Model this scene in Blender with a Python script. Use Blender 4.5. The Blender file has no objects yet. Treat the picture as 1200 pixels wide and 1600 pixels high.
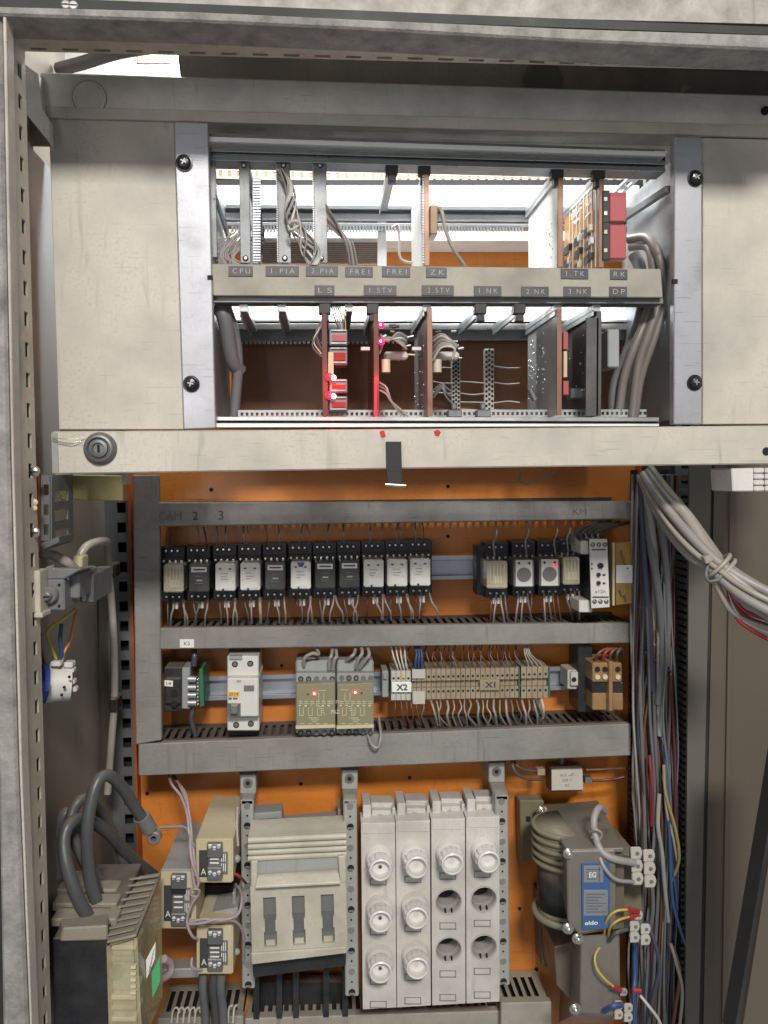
import bpy, bmesh, math, random
from mathutils import Vector, Matrix
R_ = math.radians
random.seed(7)
scene = bpy.context.scene
C = scene.collection
# ---------------------------------------------------------------- camera
CZ = 1.45
YAW, PITCH, ROLL = R_(4.40), R_(2.98), R_(-0.46)
FPX = 1202.0
_f = Vector((math.sin(YAW)*math.cos(PITCH), math.cos(YAW)*math.cos(PITCH), -math.sin(PITCH)))
_r0 = Vector((math.cos(YAW), -math.sin(YAW), 0)); _u0 = _r0.cross(_f)
_r = _r0*math.cos(ROLL)+_u0*math.sin(ROLL); _u = -_r0*math.sin(ROLL)+_u0*math.cos(ROLL)
cam = bpy.data.objects.new('camera', bpy.data.cameras.new('camera')); C.objects.link(cam)
cam.matrix_world = Matrix(((_r.x,_u.x,-_f.x,0),(_r.y,_u.y,-_f.y,0),(_r.z,_u.z,-_f.z,CZ),(0,0,0,1)))
cam.data.sensor_fit = 'HORIZONTAL'; cam.data.sensor_width = 36; cam.data.lens = 36*FPX/1200
cam.data.clip_start = .05; cam.data.clip_end = 50
cam.data.dof.use_dof = True; cam.data.dof.focus_distance = .74; cam.data.dof.aperture_fstop = 19
scene.camera = cam
# ---------------------------------------------------------------- world and lamps
w = bpy.data.worlds.new('World'); scene.world = w; w.use_nodes = True
w.node_tree.nodes['Background'].inputs[0].default_value = (.93,.97,1,1)
w.node_tree.nodes['Background'].inputs[1].default_value = .24
def area(name, loc, target, sx, sy, power, col):
    l = bpy.data.lights.new(name, 'AREA'); l.shape='RECTANGLE'; l.size=sx; l.size_y=sy; l.energy=power; l.color=col
    o = bpy.data.objects.new(name, l); C.objects.link(o); o.location = loc
    o.rotation_euler = (Vector(target)-Vector(loc)).to_track_quat('-Z','Y').to_euler(); return o
area('hall_or_fill_light', (.28,-1.95,CZ+1.84), (.05,.8,CZ-.05), .65, .38, 108, (1,.95,.88))
area('hall_or_fill_light', (-1.2,-2.6,CZ+.30), (.1,.8,CZ+.05), 1.8, 1.0, 17, (1,.95,.90))  # unseen fill light, added to brighten the front-facing parts
area('cabinet_lamp', (.10,.780,CZ+.48), (.10,.80,CZ), .50, .03, 5.6, (.94,.98,1))
for _i,(_x,_z,_y,_e) in enumerate(((.008,.087,.697,.022),(.008,.071,.697,.022),(.050,.085,.692,.015))):
    _l=bpy.data.lights.new('lamp_glow','POINT'); _l.energy=_e; _l.color=(1,.03,.05); _l.shadow_soft_size=.003
    _o=bpy.data.objects.new('lamp_glow',_l); C.objects.link(_o); _o.location=(_x,_y,CZ+_z)
scene.view_settings.view_transform='Standard'; scene.view_settings.look='None'
scene.view_settings.exposure=0; scene.view_settings.gamma=1
# ---------------------------------------------------------------- helpers
def P(px, py, d):
    v = _r*((px-600)/FPX) - _u*((py-800)/FPX) + _f
    v = v*(d/v.y); return Vector((v.x, v.y, v.z+CZ))
def px2m(n, d): return n*d/FPX
class MB:
    def __init__(s): s.v=[]; s.f=[]; s.m=[]; s.s=[]; s.k=0
    def add(s, vs, fs, smooth=False):
        b=len(s.v); s.v += [Vector(v) for v in vs]
        for f in fs: s.f.append(tuple(b+i for i in f)); s.m.append(s.k); s.s.append(smooth)
        return s
    def mat(s, k): s.k=k; return s
    def box(s, x0,x1,y0,y1,z0,z1):
        return s.add([(x0,y0,z0),(x1,y0,z0),(x1,y1,z0),(x0,y1,z0),(x0,y0,z1),(x1,y0,z1),(x1,y1,z1),(x0,y1,z1)],
            [(0,1,5,4),(1,2,6,5),(2,3,7,6),(3,0,4,7),(4,5,6,7),(3,2,1,0)])
    def prism(s, poly, d0, d1):                      # pixel outline at distance d0, pushed straight back to d1
        a=[P(x,y,d0) for x,y in poly]; n=len(a); b=[Vector((p.x,d1,p.z)) for p in a]
        return s.add(a+b, [tuple(range(n)), tuple(range(2*n-1,n-1,-1))]+[(i,i+n,(i+1)%n+n,(i+1)%n) for i in range(n)])
    def pb(s, x0,y0,x1,y1,d0,d1): return s.prism([(x0,y0),(x1,y0),(x1,y1),(x0,y1)],d0,d1)
    def hexa(s, near, d0, far, d1):                  # quad at d0 joined to quad at d1, both in pixels
        a=[P(x,y,d0) for x,y in near]+[P(x,y,d1) for x,y in far]; n=len(near)
        return s.add(a,[tuple(range(n)), tuple(range(2*n-1,n-1,-1))]+[(i,i+n,(i+1)%n+n,(i+1)%n) for i in range(n)])
    def cyl(s, p0, p1, r0, r1=None, n=16, caps=True):
        r1 = r0 if r1 is None else r1; p0=Vector(p0); p1=Vector(p1); ax=(p1-p0).normalized()
        u=ax.orthogonal().normalized(); w_=ax.cross(u); A=[];B=[]
        for i in range(n):
            t=2*math.pi*i/n; q=u*math.cos(t)+w_*math.sin(t); A.append(p0+q*r0); B.append(p1+q*r1)
        s.add(A+B,[(i,(i+1)%n,(i+1)%n+n,i+n) for i in range(n)],True)
        if caps: s.add(A,[tuple(range(n-1,-1,-1))]); s.add(B,[tuple(range(n))])
        return s
    def lathe(s, p, prof, n=24, knurl=0, kn=0, kr=(0,0)):   # prof: (radius, y offset) about the depth axis through p
        p=Vector(p); vs=[]
        for j,(r,y) in enumerate(prof):
            for i in range(n):
                t=2*math.pi*i/n; rr=r*(1+(knurl*(1 if (i*kn//n*2+ (i*kn*2//n)%2)%2 else 0) if kr[0]<=j<=kr[1] else 0))
                vs.append((p.x+rr*math.cos(t), p.y+y, p.z+rr*math.sin(t)))
        fs=[(j*n+i, j*n+(i+1)%n, (j+1)*n+(i+1)%n, (j+1)*n+i) for j in range(len(prof)-1) for i in range(n)]
        return s.add(vs,fs,False)
    def disc(s, px,py,d,rpx,th=.001,n=16):
        p=P(px,py,d); r=px2m(rpx,d); return s.cyl(p,p+Vector((0,th,0)),r,n=n)
    def tube(s, pts, r, n=6, sub=5, world=False):
        q=[Vector(p) if world else P(*p) for p in pts]
        if len(q)>2:
            e=[q[0]*2-q[1]]+q+[q[-1]*2-q[-2]]; o=[]
            for i in range(1,len(e)-2):
                for k in range(sub):
                    t=k/sub; a,b,c,d_=e[i-1],e[i],e[i+1],e[i+2]
                    o.append(.5*((2*b)+(c-a)*t+(2*a-5*b+4*c-d_)*t*t+(3*b-a-3*c+d_)*t**3))
            q=o+[q[-1]]
        vs=[]; u=None
        for i,p in enumerate(q):
            ax=(q[min(i+1,len(q)-1)]-q[max(i-1,0)]).normalized()
            u = ax.orthogonal().normalized() if u is None else (u-ax*u.dot(ax)).normalized()
            w_=ax.cross(u)
            for k in range(n):
                t=2*math.pi*k/n; vs.append(p+(u*math.cos(t)+w_*math.sin(t))*r)
        L=len(q); s.add(vs,[(i*n+k,i*n+(k+1)%n,(i+1)*n+(k+1)%n,(i+1)*n+k) for i in range(L-1) for k in range(n)],True)
        s.add(vs[:n],[tuple(range(n-1,-1,-1))]); s.add(vs[-n:],[tuple(range(n))]); return s
    def ball(s, c, r, n=10, sy=1):
        c=Vector(c); vs=[]; m=n//2
        for j in range(m+1):
            a=math.pi*j/m
            for i in range(n):
                t=2*math.pi*i/n; vs.append(c+Vector((r*math.sin(a)*math.cos(t), r*sy*math.sin(a)*math.sin(t), r*math.cos(a))))
        return s.add(vs,[(j*n+i,j*n+(i+1)%n,(j+1)*n+(i+1)%n,(j+1)*n+i) for j in range(m) for i in range(n)],True)
    def ladder(s, a, b, wv, tv, pitch, hole, e0, e1, off=.5):
        """slotted strip from a to b (world), width vector wv, thickness vector tv; slots of length hole every pitch; e0,e1 = solid share at each side"""
        a=Vector(a); b=Vector(b); wv=Vector(wv); tv=Vector(tv); L=(b-a).length; u=(b-a)/L
        def bar(l0,l1,w0,w1):
            q=[a+u*l+wv*x for l,x in ((l0,w0),(l1,w0),(l1,w1),(l0,w1))]; q+= [p+tv for p in q]
            s.add(q,[(0,1,2,3),(7,6,5,4),(0,4,5,1),(1,5,6,2),(2,6,7,3),(3,7,4,0)])
        bar(0,L,0,e0); bar(0,L,1-e1,1); l=0; x=pitch*off
        while x+hole<L: bar(l,x,e0,1-e1); l=x+hole; x+=pitch
        bar(l,L,e0,1-e1); return s
def mkmesh(name, mb, mats, org, bevel=0, seg=1):
    me=bpy.data.meshes.new(name); me.from_pydata([tuple(v-org) for v in mb.v],[],mb.f)
    for m in mats: me.materials.append(m)
    me.polygons.foreach_set('material_index', mb.m); me.polygons.foreach_set('use_smooth', mb.s)
    bm=bmesh.new(); bm.from_mesh(me)
    bmesh.ops.recalc_face_normals(bm, faces=bm.faces)
    if bevel:
        es=[e for e in bm.edges if len(e.link_faces)==2 and not e.smooth or (len(e.link_faces)==2 and e.calc_face_angle(0)>.6 and not (e.link_faces[0].smooth and e.link_faces[1].smooth))]
        bmesh.ops.bevel(bm, geom=es, offset=bevel, segments=seg, affect='EDGES', clamp_overlap=True)
    bm.to_mesh(me); bm.free(); me.update(); return me
def root_loc(p):
    o=p
    while o.parent: o=o.parent
    return Vector(o['_o']) if '_o' in o else o.location.copy()
ORG={}
def part(name, mb, mat, parent, bevel=0, kind=None, label=None, seg=1):
    mats = mat if isinstance(mat,(list,tuple)) else [mat]
    o=bpy.data.objects.new(name, mkmesh(name,mb,mats,ORG[parent.name],bevel,seg)); C.objects.link(o); o.parent=parent
    ORG[o.name]=ORG[parent.name]
    if kind: o['kind']=kind
    if label: o['label']=label
    return o
def inst(name, mesh, loc, parent, rot=None):
    o=bpy.data.objects.new(name, mesh); C.objects.link(o); o.parent=parent; o.location=Vector(loc)-ORG[parent.name]; ORG[o.name]=Vector(loc)
    if rot: o.rotation_euler=rot
    return o
def thing(name, label, cat, loc, group=None, kind=None):
    o=bpy.data.objects.new(name, None); C.objects.link(o); o.empty_display_size=.02
    o.location=loc; ORG[o.name]=Vector(loc); o['label']=label; o['category']=cat
    if group: o['group']=group
    if kind: o['kind']=kind
    return o
def single(name, mb, mat, label, cat, group=None, bevel=0, kind=None):
    mats = mat if isinstance(mat,(list,tuple)) else [mat]
    c=sum(mb.v,Vector())/len(mb.v); c.z=min(v.z for v in mb.v)
    o=bpy.data.objects.new(name, mkmesh(name,mb,mats,c,bevel)); C.objects.link(o); o.location=c; ORG[o.name]=c
    o['label']=label; o['category']=cat
    if group: o['group']=group
    if kind: o['kind']=kind
    return o
_tc={}
def text(body, px, py, d, hpx, mat, parent, wpx=None, name='lettering', rot=0, bold=0):
    key=(body,bold)
    if key not in _tc:
        cu=bpy.data.curves.new('t','FONT'); cu.body=body; cu.size=1; cu.align_x='CENTER'; cu.offset=bold; cu.space_character=1.0 if bold!=-.012 else 1.5
        ob=bpy.data.objects.new('t',cu); me=bpy.data.meshes.new_from_object(ob); bpy.data.objects.remove(ob)
        vs=[v.co.copy() for v in me.vertices]; fs=[tuple(p.vertices) for p in me.polygons]
        x0=min(v.x for v in vs);x1=max(v.x for v in vs);y0=min(v.y for v in vs);y1=max(v.y for v in vs)
        _tc[key]=([((v.x-(x0+x1)/2),(v.y-(y0+y1)/2)) for v in vs],fs,x1-x0,y1-y0)
    vs,fs,W,H=_tc[key]; c=P(px,py,d); k=px2m(hpx,d)/H; kx=k if wpx is None else px2m(wpx,d)/W
    cr,sr=math.cos(rot),math.sin(rot)
    me=bpy.data.meshes.new(name); o0=ORG[parent.name]
    me.from_pydata([(c.x+(x*kx*cr-y*k*sr)-o0.x, c.y-o0.y, c.z+(x*kx*sr+y*k*cr)-o0.z) for x,y in vs],[],fs); me.materials.append(mat)
    o=bpy.data.objects.new(name,me); C.objects.link(o); o.parent=parent; ORG[o.name]=o0; return o
# ---------------------------------------------------------------- materials
def mat(name, col, rough=.5, metal=0, dirt=.25, dcol=(.10,.09,.08), sc=14, bump=.15, dust=0, emit=0, trans=0, alpha=1, spec=.5, fine=350, coat=0, dmin=.42, dmax=.72, scratch=0):
    m=bpy.data.materials.new(name); m.use_nodes=True; nt=m.node_tree; N=nt.nodes; L=nt.links
    b=N['Principled BSDF']; b.inputs['Roughness'].default_value=rough; b.inputs['Metallic'].default_value=metal
    b.inputs['Specular IOR Level'].default_value=spec
    if coat: b.inputs['Coat Weight'].default_value=coat; b.inputs['Coat Roughness'].default_value=.12
    if emit:
        b.inputs['Emission Color'].default_value=(*col,1); b.inputs['Emission Strength'].default_value=emit
    if trans: b.inputs['Transmission Weight'].default_value=trans
    if alpha<1: b.inputs['Alpha'].default_value=alpha
    b.inputs['Base Color'].default_value=(*col,1)
    if dirt>0 or dust>0:
        g=N.new('ShaderNodeNewGeometry'); n1=N.new('ShaderNodeTexNoise'); n1.inputs['Scale'].default_value=sc; n1.inputs['Detail'].default_value=7; n1.inputs['Roughness'].default_value=.62
        L.new(g.outputs['Position'],n1.inputs['Vector'])
        mr=N.new('ShaderNodeMapRange'); mr.inputs[1].default_value=dmin; mr.inputs[2].default_value=dmax; mr.inputs[4].default_value=dirt; mr.clamp=True
        L.new(n1.outputs['Fac'],mr.inputs[0])
        n2=N.new('ShaderNodeTexNoise'); n2.inputs['Scale'].default_value=fine; n2.inputs['Detail'].default_value=3; L.new(g.outputs['Position'],n2.inputs['Vector'])
        mr2=N.new('ShaderNodeMapRange'); mr2.inputs[1].default_value=.5; mr2.inputs[2].default_value=.75; mr2.inputs[4].default_value=dirt*.5
        L.new(n2.outputs['Fac'],mr2.inputs[0])
        ad=N.new('ShaderNodeMath'); ad.operation='MAXIMUM'; L.new(mr.outputs[0],ad.inputs[0]); L.new(mr2.outputs[0],ad.inputs[1])
        mx=N.new('ShaderNodeMix'); mx.data_type='RGBA'; mx.inputs[6].default_value=(*col,1); mx.inputs[7].default_value=(*dcol,1)
        mp=N.new('ShaderNodeMapping'); mp.inputs['Scale'].default_value=(9,9,1.0); mp.inputs['Rotation'].default_value=(.15,.1,.3); L.new(g.outputs['Position'],mp.inputs[0])
        n4=N.new('ShaderNodeTexNoise'); n4.inputs['Scale'].default_value=14; n4.inputs['Detail'].default_value=4; n4.inputs['Distortion'].default_value=.6; L.new(mp.outputs[0],n4.inputs['Vector'])
        m4=N.new('ShaderNodeMapRange'); m4.inputs[1].default_value=.56; m4.inputs[2].default_value=.74; m4.inputs[4].default_value=dirt*.75; L.new(n4.outputs['Fac'],m4.inputs[0])
        ad2=N.new('ShaderNodeMath'); ad2.operation='MAXIMUM'; L.new(ad.outputs[0],ad2.inputs[0]); L.new(m4.outputs[0],ad2.inputs[1])
        L.new(ad2.outputs[0],mx.inputs[0]); out=mx.outputs[2]
        if scratch:
            prev=out
            for rot,sc_ in (((0,.35,0),(24,24,620)),((0,-.9,0),(30,30,700))):
                mq=N.new('ShaderNodeMapping'); mq.vector_type='POINT'; mq.inputs['Rotation'].default_value=rot; mq.inputs['Scale'].default_value=sc_; L.new(g.outputs['Position'],mq.inputs[0])
                nq=N.new('ShaderNodeTexNoise'); nq.inputs['Scale'].default_value=1; nq.inputs['Detail'].default_value=1; L.new(mq.outputs[0],nq.inputs['Vector'])
                mm=N.new('ShaderNodeMapRange'); mm.inputs[1].default_value=.71; mm.inputs[2].default_value=.76; mm.inputs[4].default_value=scratch; L.new(nq.outputs['Fac'],mm.inputs[0])
                mk=N.new('ShaderNodeMix'); mk.data_type='RGBA'; mk.inputs[7].default_value=(*[c*.35 for c in col],1); L.new(mm.outputs[0],mk.inputs[0]); L.new(prev,mk.inputs[6]); prev=mk.outputs[2]
            out=prev
        if dust:
            sx=N.new('ShaderNodeSeparateXYZ'); L.new(g.outputs['Normal'],sx.inputs[0])
            mr3=N.new('ShaderNodeMapRange'); mr3.inputs[1].default_value=.35; mr3.inputs[2].default_value=.95; mr3.inputs[4].default_value=dust; L.new(sx.outputs[2],mr3.inputs[0])
            mx2=N.new('ShaderNodeMix'); mx2.data_type='RGBA'; mx2.inputs[7].default_value=(.24,.20,.16,1); L.new(out,mx2.inputs[6]); L.new(mr3.outputs[0],mx2.inputs[0]); out=mx2.outputs[2]
        L.new(out,b.inputs['Base Color'])
        rr=N.new('ShaderNodeMapRange'); rr.inputs[1].default_value=.3; rr.inputs[2].default_value=.7; rr.inputs[3].default_value=max(.05,rough-.10); rr.inputs[4].default_value=min(1,rough+.18)
        L.new(n1.outputs['Fac'],rr.inputs[0]); L.new(rr.outputs[0],b.inputs['Roughness'])
        if bump:
            bp=N.new('ShaderNodeBump'); bp.inputs['Strength'].default_value=bump; bp.inputs['Distance'].default_value=.0006; L.new(n2.outputs['Fac'],bp.inputs['Height']); L.new(bp.outputs[0],b.inputs['Normal'])
    return m
M=dict(
 cream=mat('cream_paint',(.57,.53,.465),.42,0,.72,(.27,.255,.235),9,.12,dust=.5,scratch=.35),
 cream_post=mat('post_paint',(.56,.51,.42),.45,0,.6,(.17,.15,.12),16,.2,dust=.5),
 gasket=mat('grimy_gasket',(.34,.33,.31),.8,0,.75,(.10,.10,.10),55,1.0,fine=420,dmin=.34,dmax=.70),
 headpaint=mat('grimy_head_paint',(.42,.40,.36),.55,0,.7,(.12,.11,.10),30,.4,dmin=.38,dmax=.68),
 rubber=mat('black_rubber',(.02,.02,.02),.6,0,.3,(.08,.08,.08)),
 gutter=mat('rail_paint',(.72,.70,.66),.5,0,.5,(.15,.14,.12),12,.15,dust=.6,scratch=.5),
 galv=mat('galvanised_steel',(.46,.48,.50),.38,.65,.45,(.22,.22,.22),20,.15,dust=.3),
 galvd=mat('dull_steel',(.22,.23,.24),.45,.6,.5,(.08,.08,.08),20,.15,dust=.3),
 plategrey=mat('grey_side_plate',(.30,.34,.35),.4,.2,.3,(.15,.16,.17),6,.08),
 ear=mat('brushed_ear',(.50,.51,.55),.36,.55,.45,(.24,.24,.26),22,.1,scratch=.6),
 alu=mat('aluminium',(.72,.73,.74),.3,.85,.3,(.3,.3,.3),25,.1),
 aluw=mat('bright_aluminium',(.85,.86,.86),.4,.3,.2,(.4,.4,.4),25,.05),
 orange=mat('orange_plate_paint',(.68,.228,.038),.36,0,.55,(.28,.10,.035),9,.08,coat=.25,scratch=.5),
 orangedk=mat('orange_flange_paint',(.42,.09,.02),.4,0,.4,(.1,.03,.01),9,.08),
 duct=mat('grey_duct_plastic',(.27,.262,.25),.5,0,.75,(.12,.115,.105),13,.12,dust=.5,scratch=.5),
 ductdk=mat('slotted_duct_plastic',(.055,.053,.05),.6,0,.5,(.02,.02,.02),13,.12,dust=.3),
 ductlt=mat('beige_duct_plastic',(.36,.34,.29),.55,0,.5,(.15,.14,.12),18,.12,dust=.4),
 black=mat('black_plastic',(.018,.019,.023),.42,0,.5,(.06,.055,.05),30,.1,dust=.55),
 navy=mat('dark_socket_plastic',(.016,.018,.030),.42,0,.5,(.05,.05,.06),30,.1,dust=.4),
 dark=mat('dark_recess',(.010,.010,.010),.8,0,0),
 steel=mat('screw_steel',(.62,.61,.58),.28,.9,.3,(.2,.2,.2),60,.05),
 screwdk=mat('black_screw',(.06,.06,.065),.25,.8,.3,(.02,.02,.02),60,.05),
 rail=mat('rail_steel',(.50,.53,.60),.33,.75,.35,(.25,.26,.28),18,.08,dust=.3),
 relaysilver=mat('relay_silver_case',(.82,.81,.76),.30,.05,.3,(.25,.25,.24),40,.05,dust=.5),
 relaydark=mat('relay_smoky_case',(.055,.055,.055),.16,0,.4,(.12,.12,.11),40,.05,dust=.5,coat=.5),
 relaygrey=mat('relay_grey_case',(.17,.17,.165),.35,0,.3,(.08,.08,.08),40,.05,dust=.5),
 relayclear=mat('relay_clear_case',(.50,.44,.34),.15,0,.5,(.14,.12,.09),70,.05,coat=.7),
 ivory=mat('ivory_part',(.62,.56,.42),.4,0,.3,(.3,.25,.17),60,.05),
 white=mat('white_print',(.80,.80,.78),.5,0,.15,(.4,.4,.4),40,.02),
 whiteplastic=mat('white_plastic',(.66,.65,.62),.35,0,.35,(.33,.31,.28),22,.06,dust=.3),
 fuseplastic=mat('fuse_block_plastic',(.59,.57,.535),.42,0,.55,(.26,.24,.21),16,.08,dust=.25),
 cap=mat('ceramic_cap',(.72,.71,.68),.3,0,.3,(.38,.36,.32),30,.06,dust=.3),
 creamplastic=mat('cream_plastic',(.54,.505,.42),.45,0,.6,(.24,.22,.17),16,.1,dust=.3),
 yellowed=mat('yellowed_plastic',(.58,.51,.34),.4,0,.4,(.33,.25,.11),22,.1,dust=.3),
 bracket=mat('grey_bracket',(.40,.41,.39),.45,.2,.4,(.2,.2,.19),22,.1,dust=.4),
 tape=mat('label_tape',(.075,.075,.082),.4,0,.2,(.1,.1,.1),40,.05),
 tapetxt=mat('embossed_letter',(.42,.42,.42),.5,0,0),
 ink=mat('marker_ink',(.05,.05,.055),.6,0,0),
 redink=mat('red_marker',(.55,.02,.02),.6,0,0),
 inkfaint=mat('faded_ink',(.13,.125,.12),.6,0,0),
 olive=mat('olive_face',(.25,.23,.145),.42,0,.3,(.15,.14,.09),20,.06),
 relaybase=mat('timer_grey',(.32,.34,.34),.42,0,.35,(.17,.17,.17),25,.06,dust=.4),
 print_=mat('pale_print',(.60,.58,.40),.5,0,0),
 terminal=mat('terminal_beige',(.34,.275,.19),.5,0,.55,(.15,.12,.08),45,.08,dust=.3),
 termpale=mat('terminal_pale',(.50,.48,.43),.5,0,.3,(.25,.24,.2),45,.08,dust=.3),
 green=mat('green_plastic',(.03,.16,.085),.4,0,.3,(.05,.1,.06),40,.05),
 greenlab=mat('green_label',(.07,.42,.17),.4,0,.2,(.1,.2,.1),30,.02),
 blue=mat('blue_plastic',(.03,.07,.36),.4,0,.2,(.03,.04,.12),30,.05),
 bluelab=mat('blue_label',(.05,.12,.28),.35,0,.15,(.05,.1,.3),30,.02),
 red=mat('red_block',(.42,.085,.10),.4,0,.25,(.2,.05,.05),30,.06),
 redinner=mat('red_window',(.33,.02,.018),.25,0,0,coat=.5),
 yellow=mat('yellow_label',(.70,.45,.04),.5,0,.2,(.4,.3,.1),30,.02),
 amber=mat('amber_case',(.42,.25,.06),.2,0,.4,(.12,.07,.02),40,.05,coat=.6),
 brown=mat('brown_bakelite',(.33,.19,.09),.35,0,.5,(.10,.06,.03),40,.1,dust=.2),
 pcb=mat('circuit_board',(.42,.21,.06),.35,0,.4,(.20,.10,.035),60,.2,coat=.3),
 pcbgrey=mat('grey_board',(.40,.41,.41),.4,.1,.4,(.22,.22,.22),40,.2),
 pcbwhite=mat('pale_board',(.70,.70,.68),.45,0,.25,(.45,.44,.42),40,.2),
 copper=mat('copper_edge',(.30,.17,.12),.35,.4,.4,(.18,.09,.06),40,.1),
 cardred=mat('dark_red_edge',(.13,.035,.025),.4,0,.3,(.06,.03,.02),40,.1),
 darkcard=mat('dark_board',(.08,.08,.085),.4,0,.5,(.17,.16,.15),30,.2),
 solder=mat('solder',(.80,.80,.80),.2,.9,0),
 winding=mat('winding_wrap',(.19,.175,.12),.4,0,.55,(.13,.11,.05),40,.1,dust=.3),
 core=mat('laminated_core',(.20,.165,.13),.4,.3,.5,(.09,.07,.05),30,.15,dust=.35),
 shroud=mat('transformer_frame',(.29,.265,.235),.38,.5,.4,(.13,.12,.1),25,.1,dust=.45),
 olivebr=mat('passivated_bracket',(.42,.39,.16),.35,.5,.6,(.42,.26,.20),14,.1),
 clear=mat('yellowed_clear_cover',(.74,.66,.38),.22,0,.7,(.30,.25,.15),30,.4,alpha=.45,coat=.5,dust=.8),
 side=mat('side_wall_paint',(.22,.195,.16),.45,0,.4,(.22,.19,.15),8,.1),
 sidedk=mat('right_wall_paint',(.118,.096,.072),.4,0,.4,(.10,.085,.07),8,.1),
 shelf=mat('shelf_paint',(.27,.24,.215),.5,0,.5,(.12,.11,.10),14,.1),
 led=mat('red_led',(1,.012,.03),.3,emit=3.2,dirt=0),
 ledcore=mat('led_core',(1,.55,.50),.3,emit=5,dirt=0),
 shell=mat('threaded_metal',(.62,.61,.58),.3,.35,.3,(.3,.3,.28),40,.05),
 shelfdust=mat('dusty_plastic',(.30,.265,.215),.6,0,.6,(.17,.15,.12),30,.3),
 switchgrey=mat('switch_grey',(.17,.175,.18),.5,0,.4,(.08,.08,.08),25,.1,dust=.5),
 endgreen=mat('end_plate_green',(.03,.13,.09),.4,0,.3,(.05,.1,.06),40,.05),
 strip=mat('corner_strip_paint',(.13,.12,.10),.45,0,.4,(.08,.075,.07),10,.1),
 shadebrown=mat('brown_shade_panel',(.24,.10,.045),.4,0,.5,(.07,.03,.02),12,.08),  # dark brown stands in for shade on the orange plate
 blob=mat('dark_disc',(.15,.14,.125),.6,0,.4,(.05,.05,.05)),
 channeldk=mat('roof_channel_paint',(.27,.245,.22),.5,0,.5,(.07,.065,.06),14,.1),
 darkbrown=mat('door_edge_paint',(.07,.062,.053),.5,0,.4,(.02,.02,.02)),
 ledpink=mat('pink_led',(1,.012,.09),.3,emit=3,dirt=0),
)
WC=dict(dullred=(.22,.03,.03),dullyellow=(.34,.26,.08),dullblue=(.04,.09,.22),grey=(.30,.29,.28),greydk=(.15,.15,.16),dark=(.075,.075,.085),lilac=(.40,.31,.34),white=(.55,.53,.48),blue=(.03,.075,.20),navy=(.06,.07,.11),
 brown=(.16,.07,.04),red=(.38,.02,.03),maroon=(.11,.03,.035),yellow=(.55,.40,.08),cableblack=(.075,.078,.08),beige=(.36,.33,.28),orange=(.5,.17,.07),teal=(.06,.09,.10),sheath=(.34,.31,.275),taupe=(.17,.155,.14),offblack=(.02,.02,.022))
W={k:mat('wire_'+k,v,.38,0,.3,tuple(c*.5 for c in v),50,.03,dust=.25) for k,v in WC.items()}
def wire(pts, r, col, label, group=None, n=6, name='wire', cat='wire', sub=5):
    return single(name, MB().tube(pts,r,n,sub), W[col], label, cat, group)
ORD=['first','second','third','fourth','fifth','sixth','seventh','eighth','ninth','tenth','eleventh','twelfth']
# shared small meshes, built about the origin
def local(name, fn, mats, bevel=0):
    mb=MB(); fn(mb); return mkmesh(name, mb, mats, Vector((0,0,0)), bevel)
def _screw(mb, r=.0035, t=.0012):
    mb.lathe((0,0,0),[(r,0),(r,-t*.5),(r*.75,-t),(r*.2,-t)],14); mb.mat(1)
    mb.box(-r*.75,r*.75,-t-.0001,-t*.4,-r*.13,r*.13)
SCREW=local('screw', lambda b:_screw(b), [M['steel'],M['dark']])
def _pan(mb):
    r=.0059; mb.lathe((0,0,0),[(r*1.25,0),(r*1.25,-.0008),(r,-.001),(r*.95,-.0028),(r*.7,-.0042),(r*.3,-.0048),(.0001,-.005)],20); mb.mat(1)
    mb.box(-r*.45,r*.45,-.00515,-.002,-r*.09,r*.09); mb.box(-r*.09,r*.09,-.0052,-.002,-r*.45,r*.45)
PAN=local('pan_screw', _pan, [M['screwdk'],M['galv']])
def _tsc(mb):
    r=.0022; mb.lathe((0,0,0),[(r*1.2,.0003),(r*1.2,-.0003)],10); mb.mat(1); mb.add([(r*1.15*math.cos(i*math.pi/5),-.00035,r*1.15*math.sin(i*math.pi/5)) for i in range(10)],[tuple(range(10))])
    mb.mat(2); mb.lathe((0,0,0),[(r*.8,-.0004),(r*.6,-.0009),(.0001,-.001)],8)
TSCREW=local('terminal_screw', _tsc, [M['duct'],M['dark'],M['steel']])
# ================================================================ cabinet shell
X=lambda px,d: P(px,738,d).x
Z=lambda py,d,px=507: P(px,py,d).z
cab=thing('electrical_cabinet','tall cream steel cabinet with grimy slotted frame standing open around the wiring','cabinet',(0,.6,CZ-.75))
b=MB()
LX=-.238; RX=.47
gx=LX
b.prism([(-40,-60),(1300,-60),(1300,40),(600,22),(8,6),(8,24),(0,24),(-40,24)],.60,.618)
part('head_rail',b,M['headpaint'],cab)
b=MB(); b.box(-.40,.80,.60,.625,P(600,-60,.6).z,CZ+.51); part('head_panel',b,M['cream_post'],cab)
b=MB(); b.prism([(-40,-8),(1300,46),(1300,58),(-40,10)],.594,.61); part('gasket_groove',b,M['rubber'],cab)
b=MB(); b.prism([(-40,8),(300,17),(600,31),(900,44),(1300,57),(1300,82),(900,64),(600,47),(300,33),(-40,22)],.588,.62); part('gasket',b,M['gasket'],cab,bevel=.0015)
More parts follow.
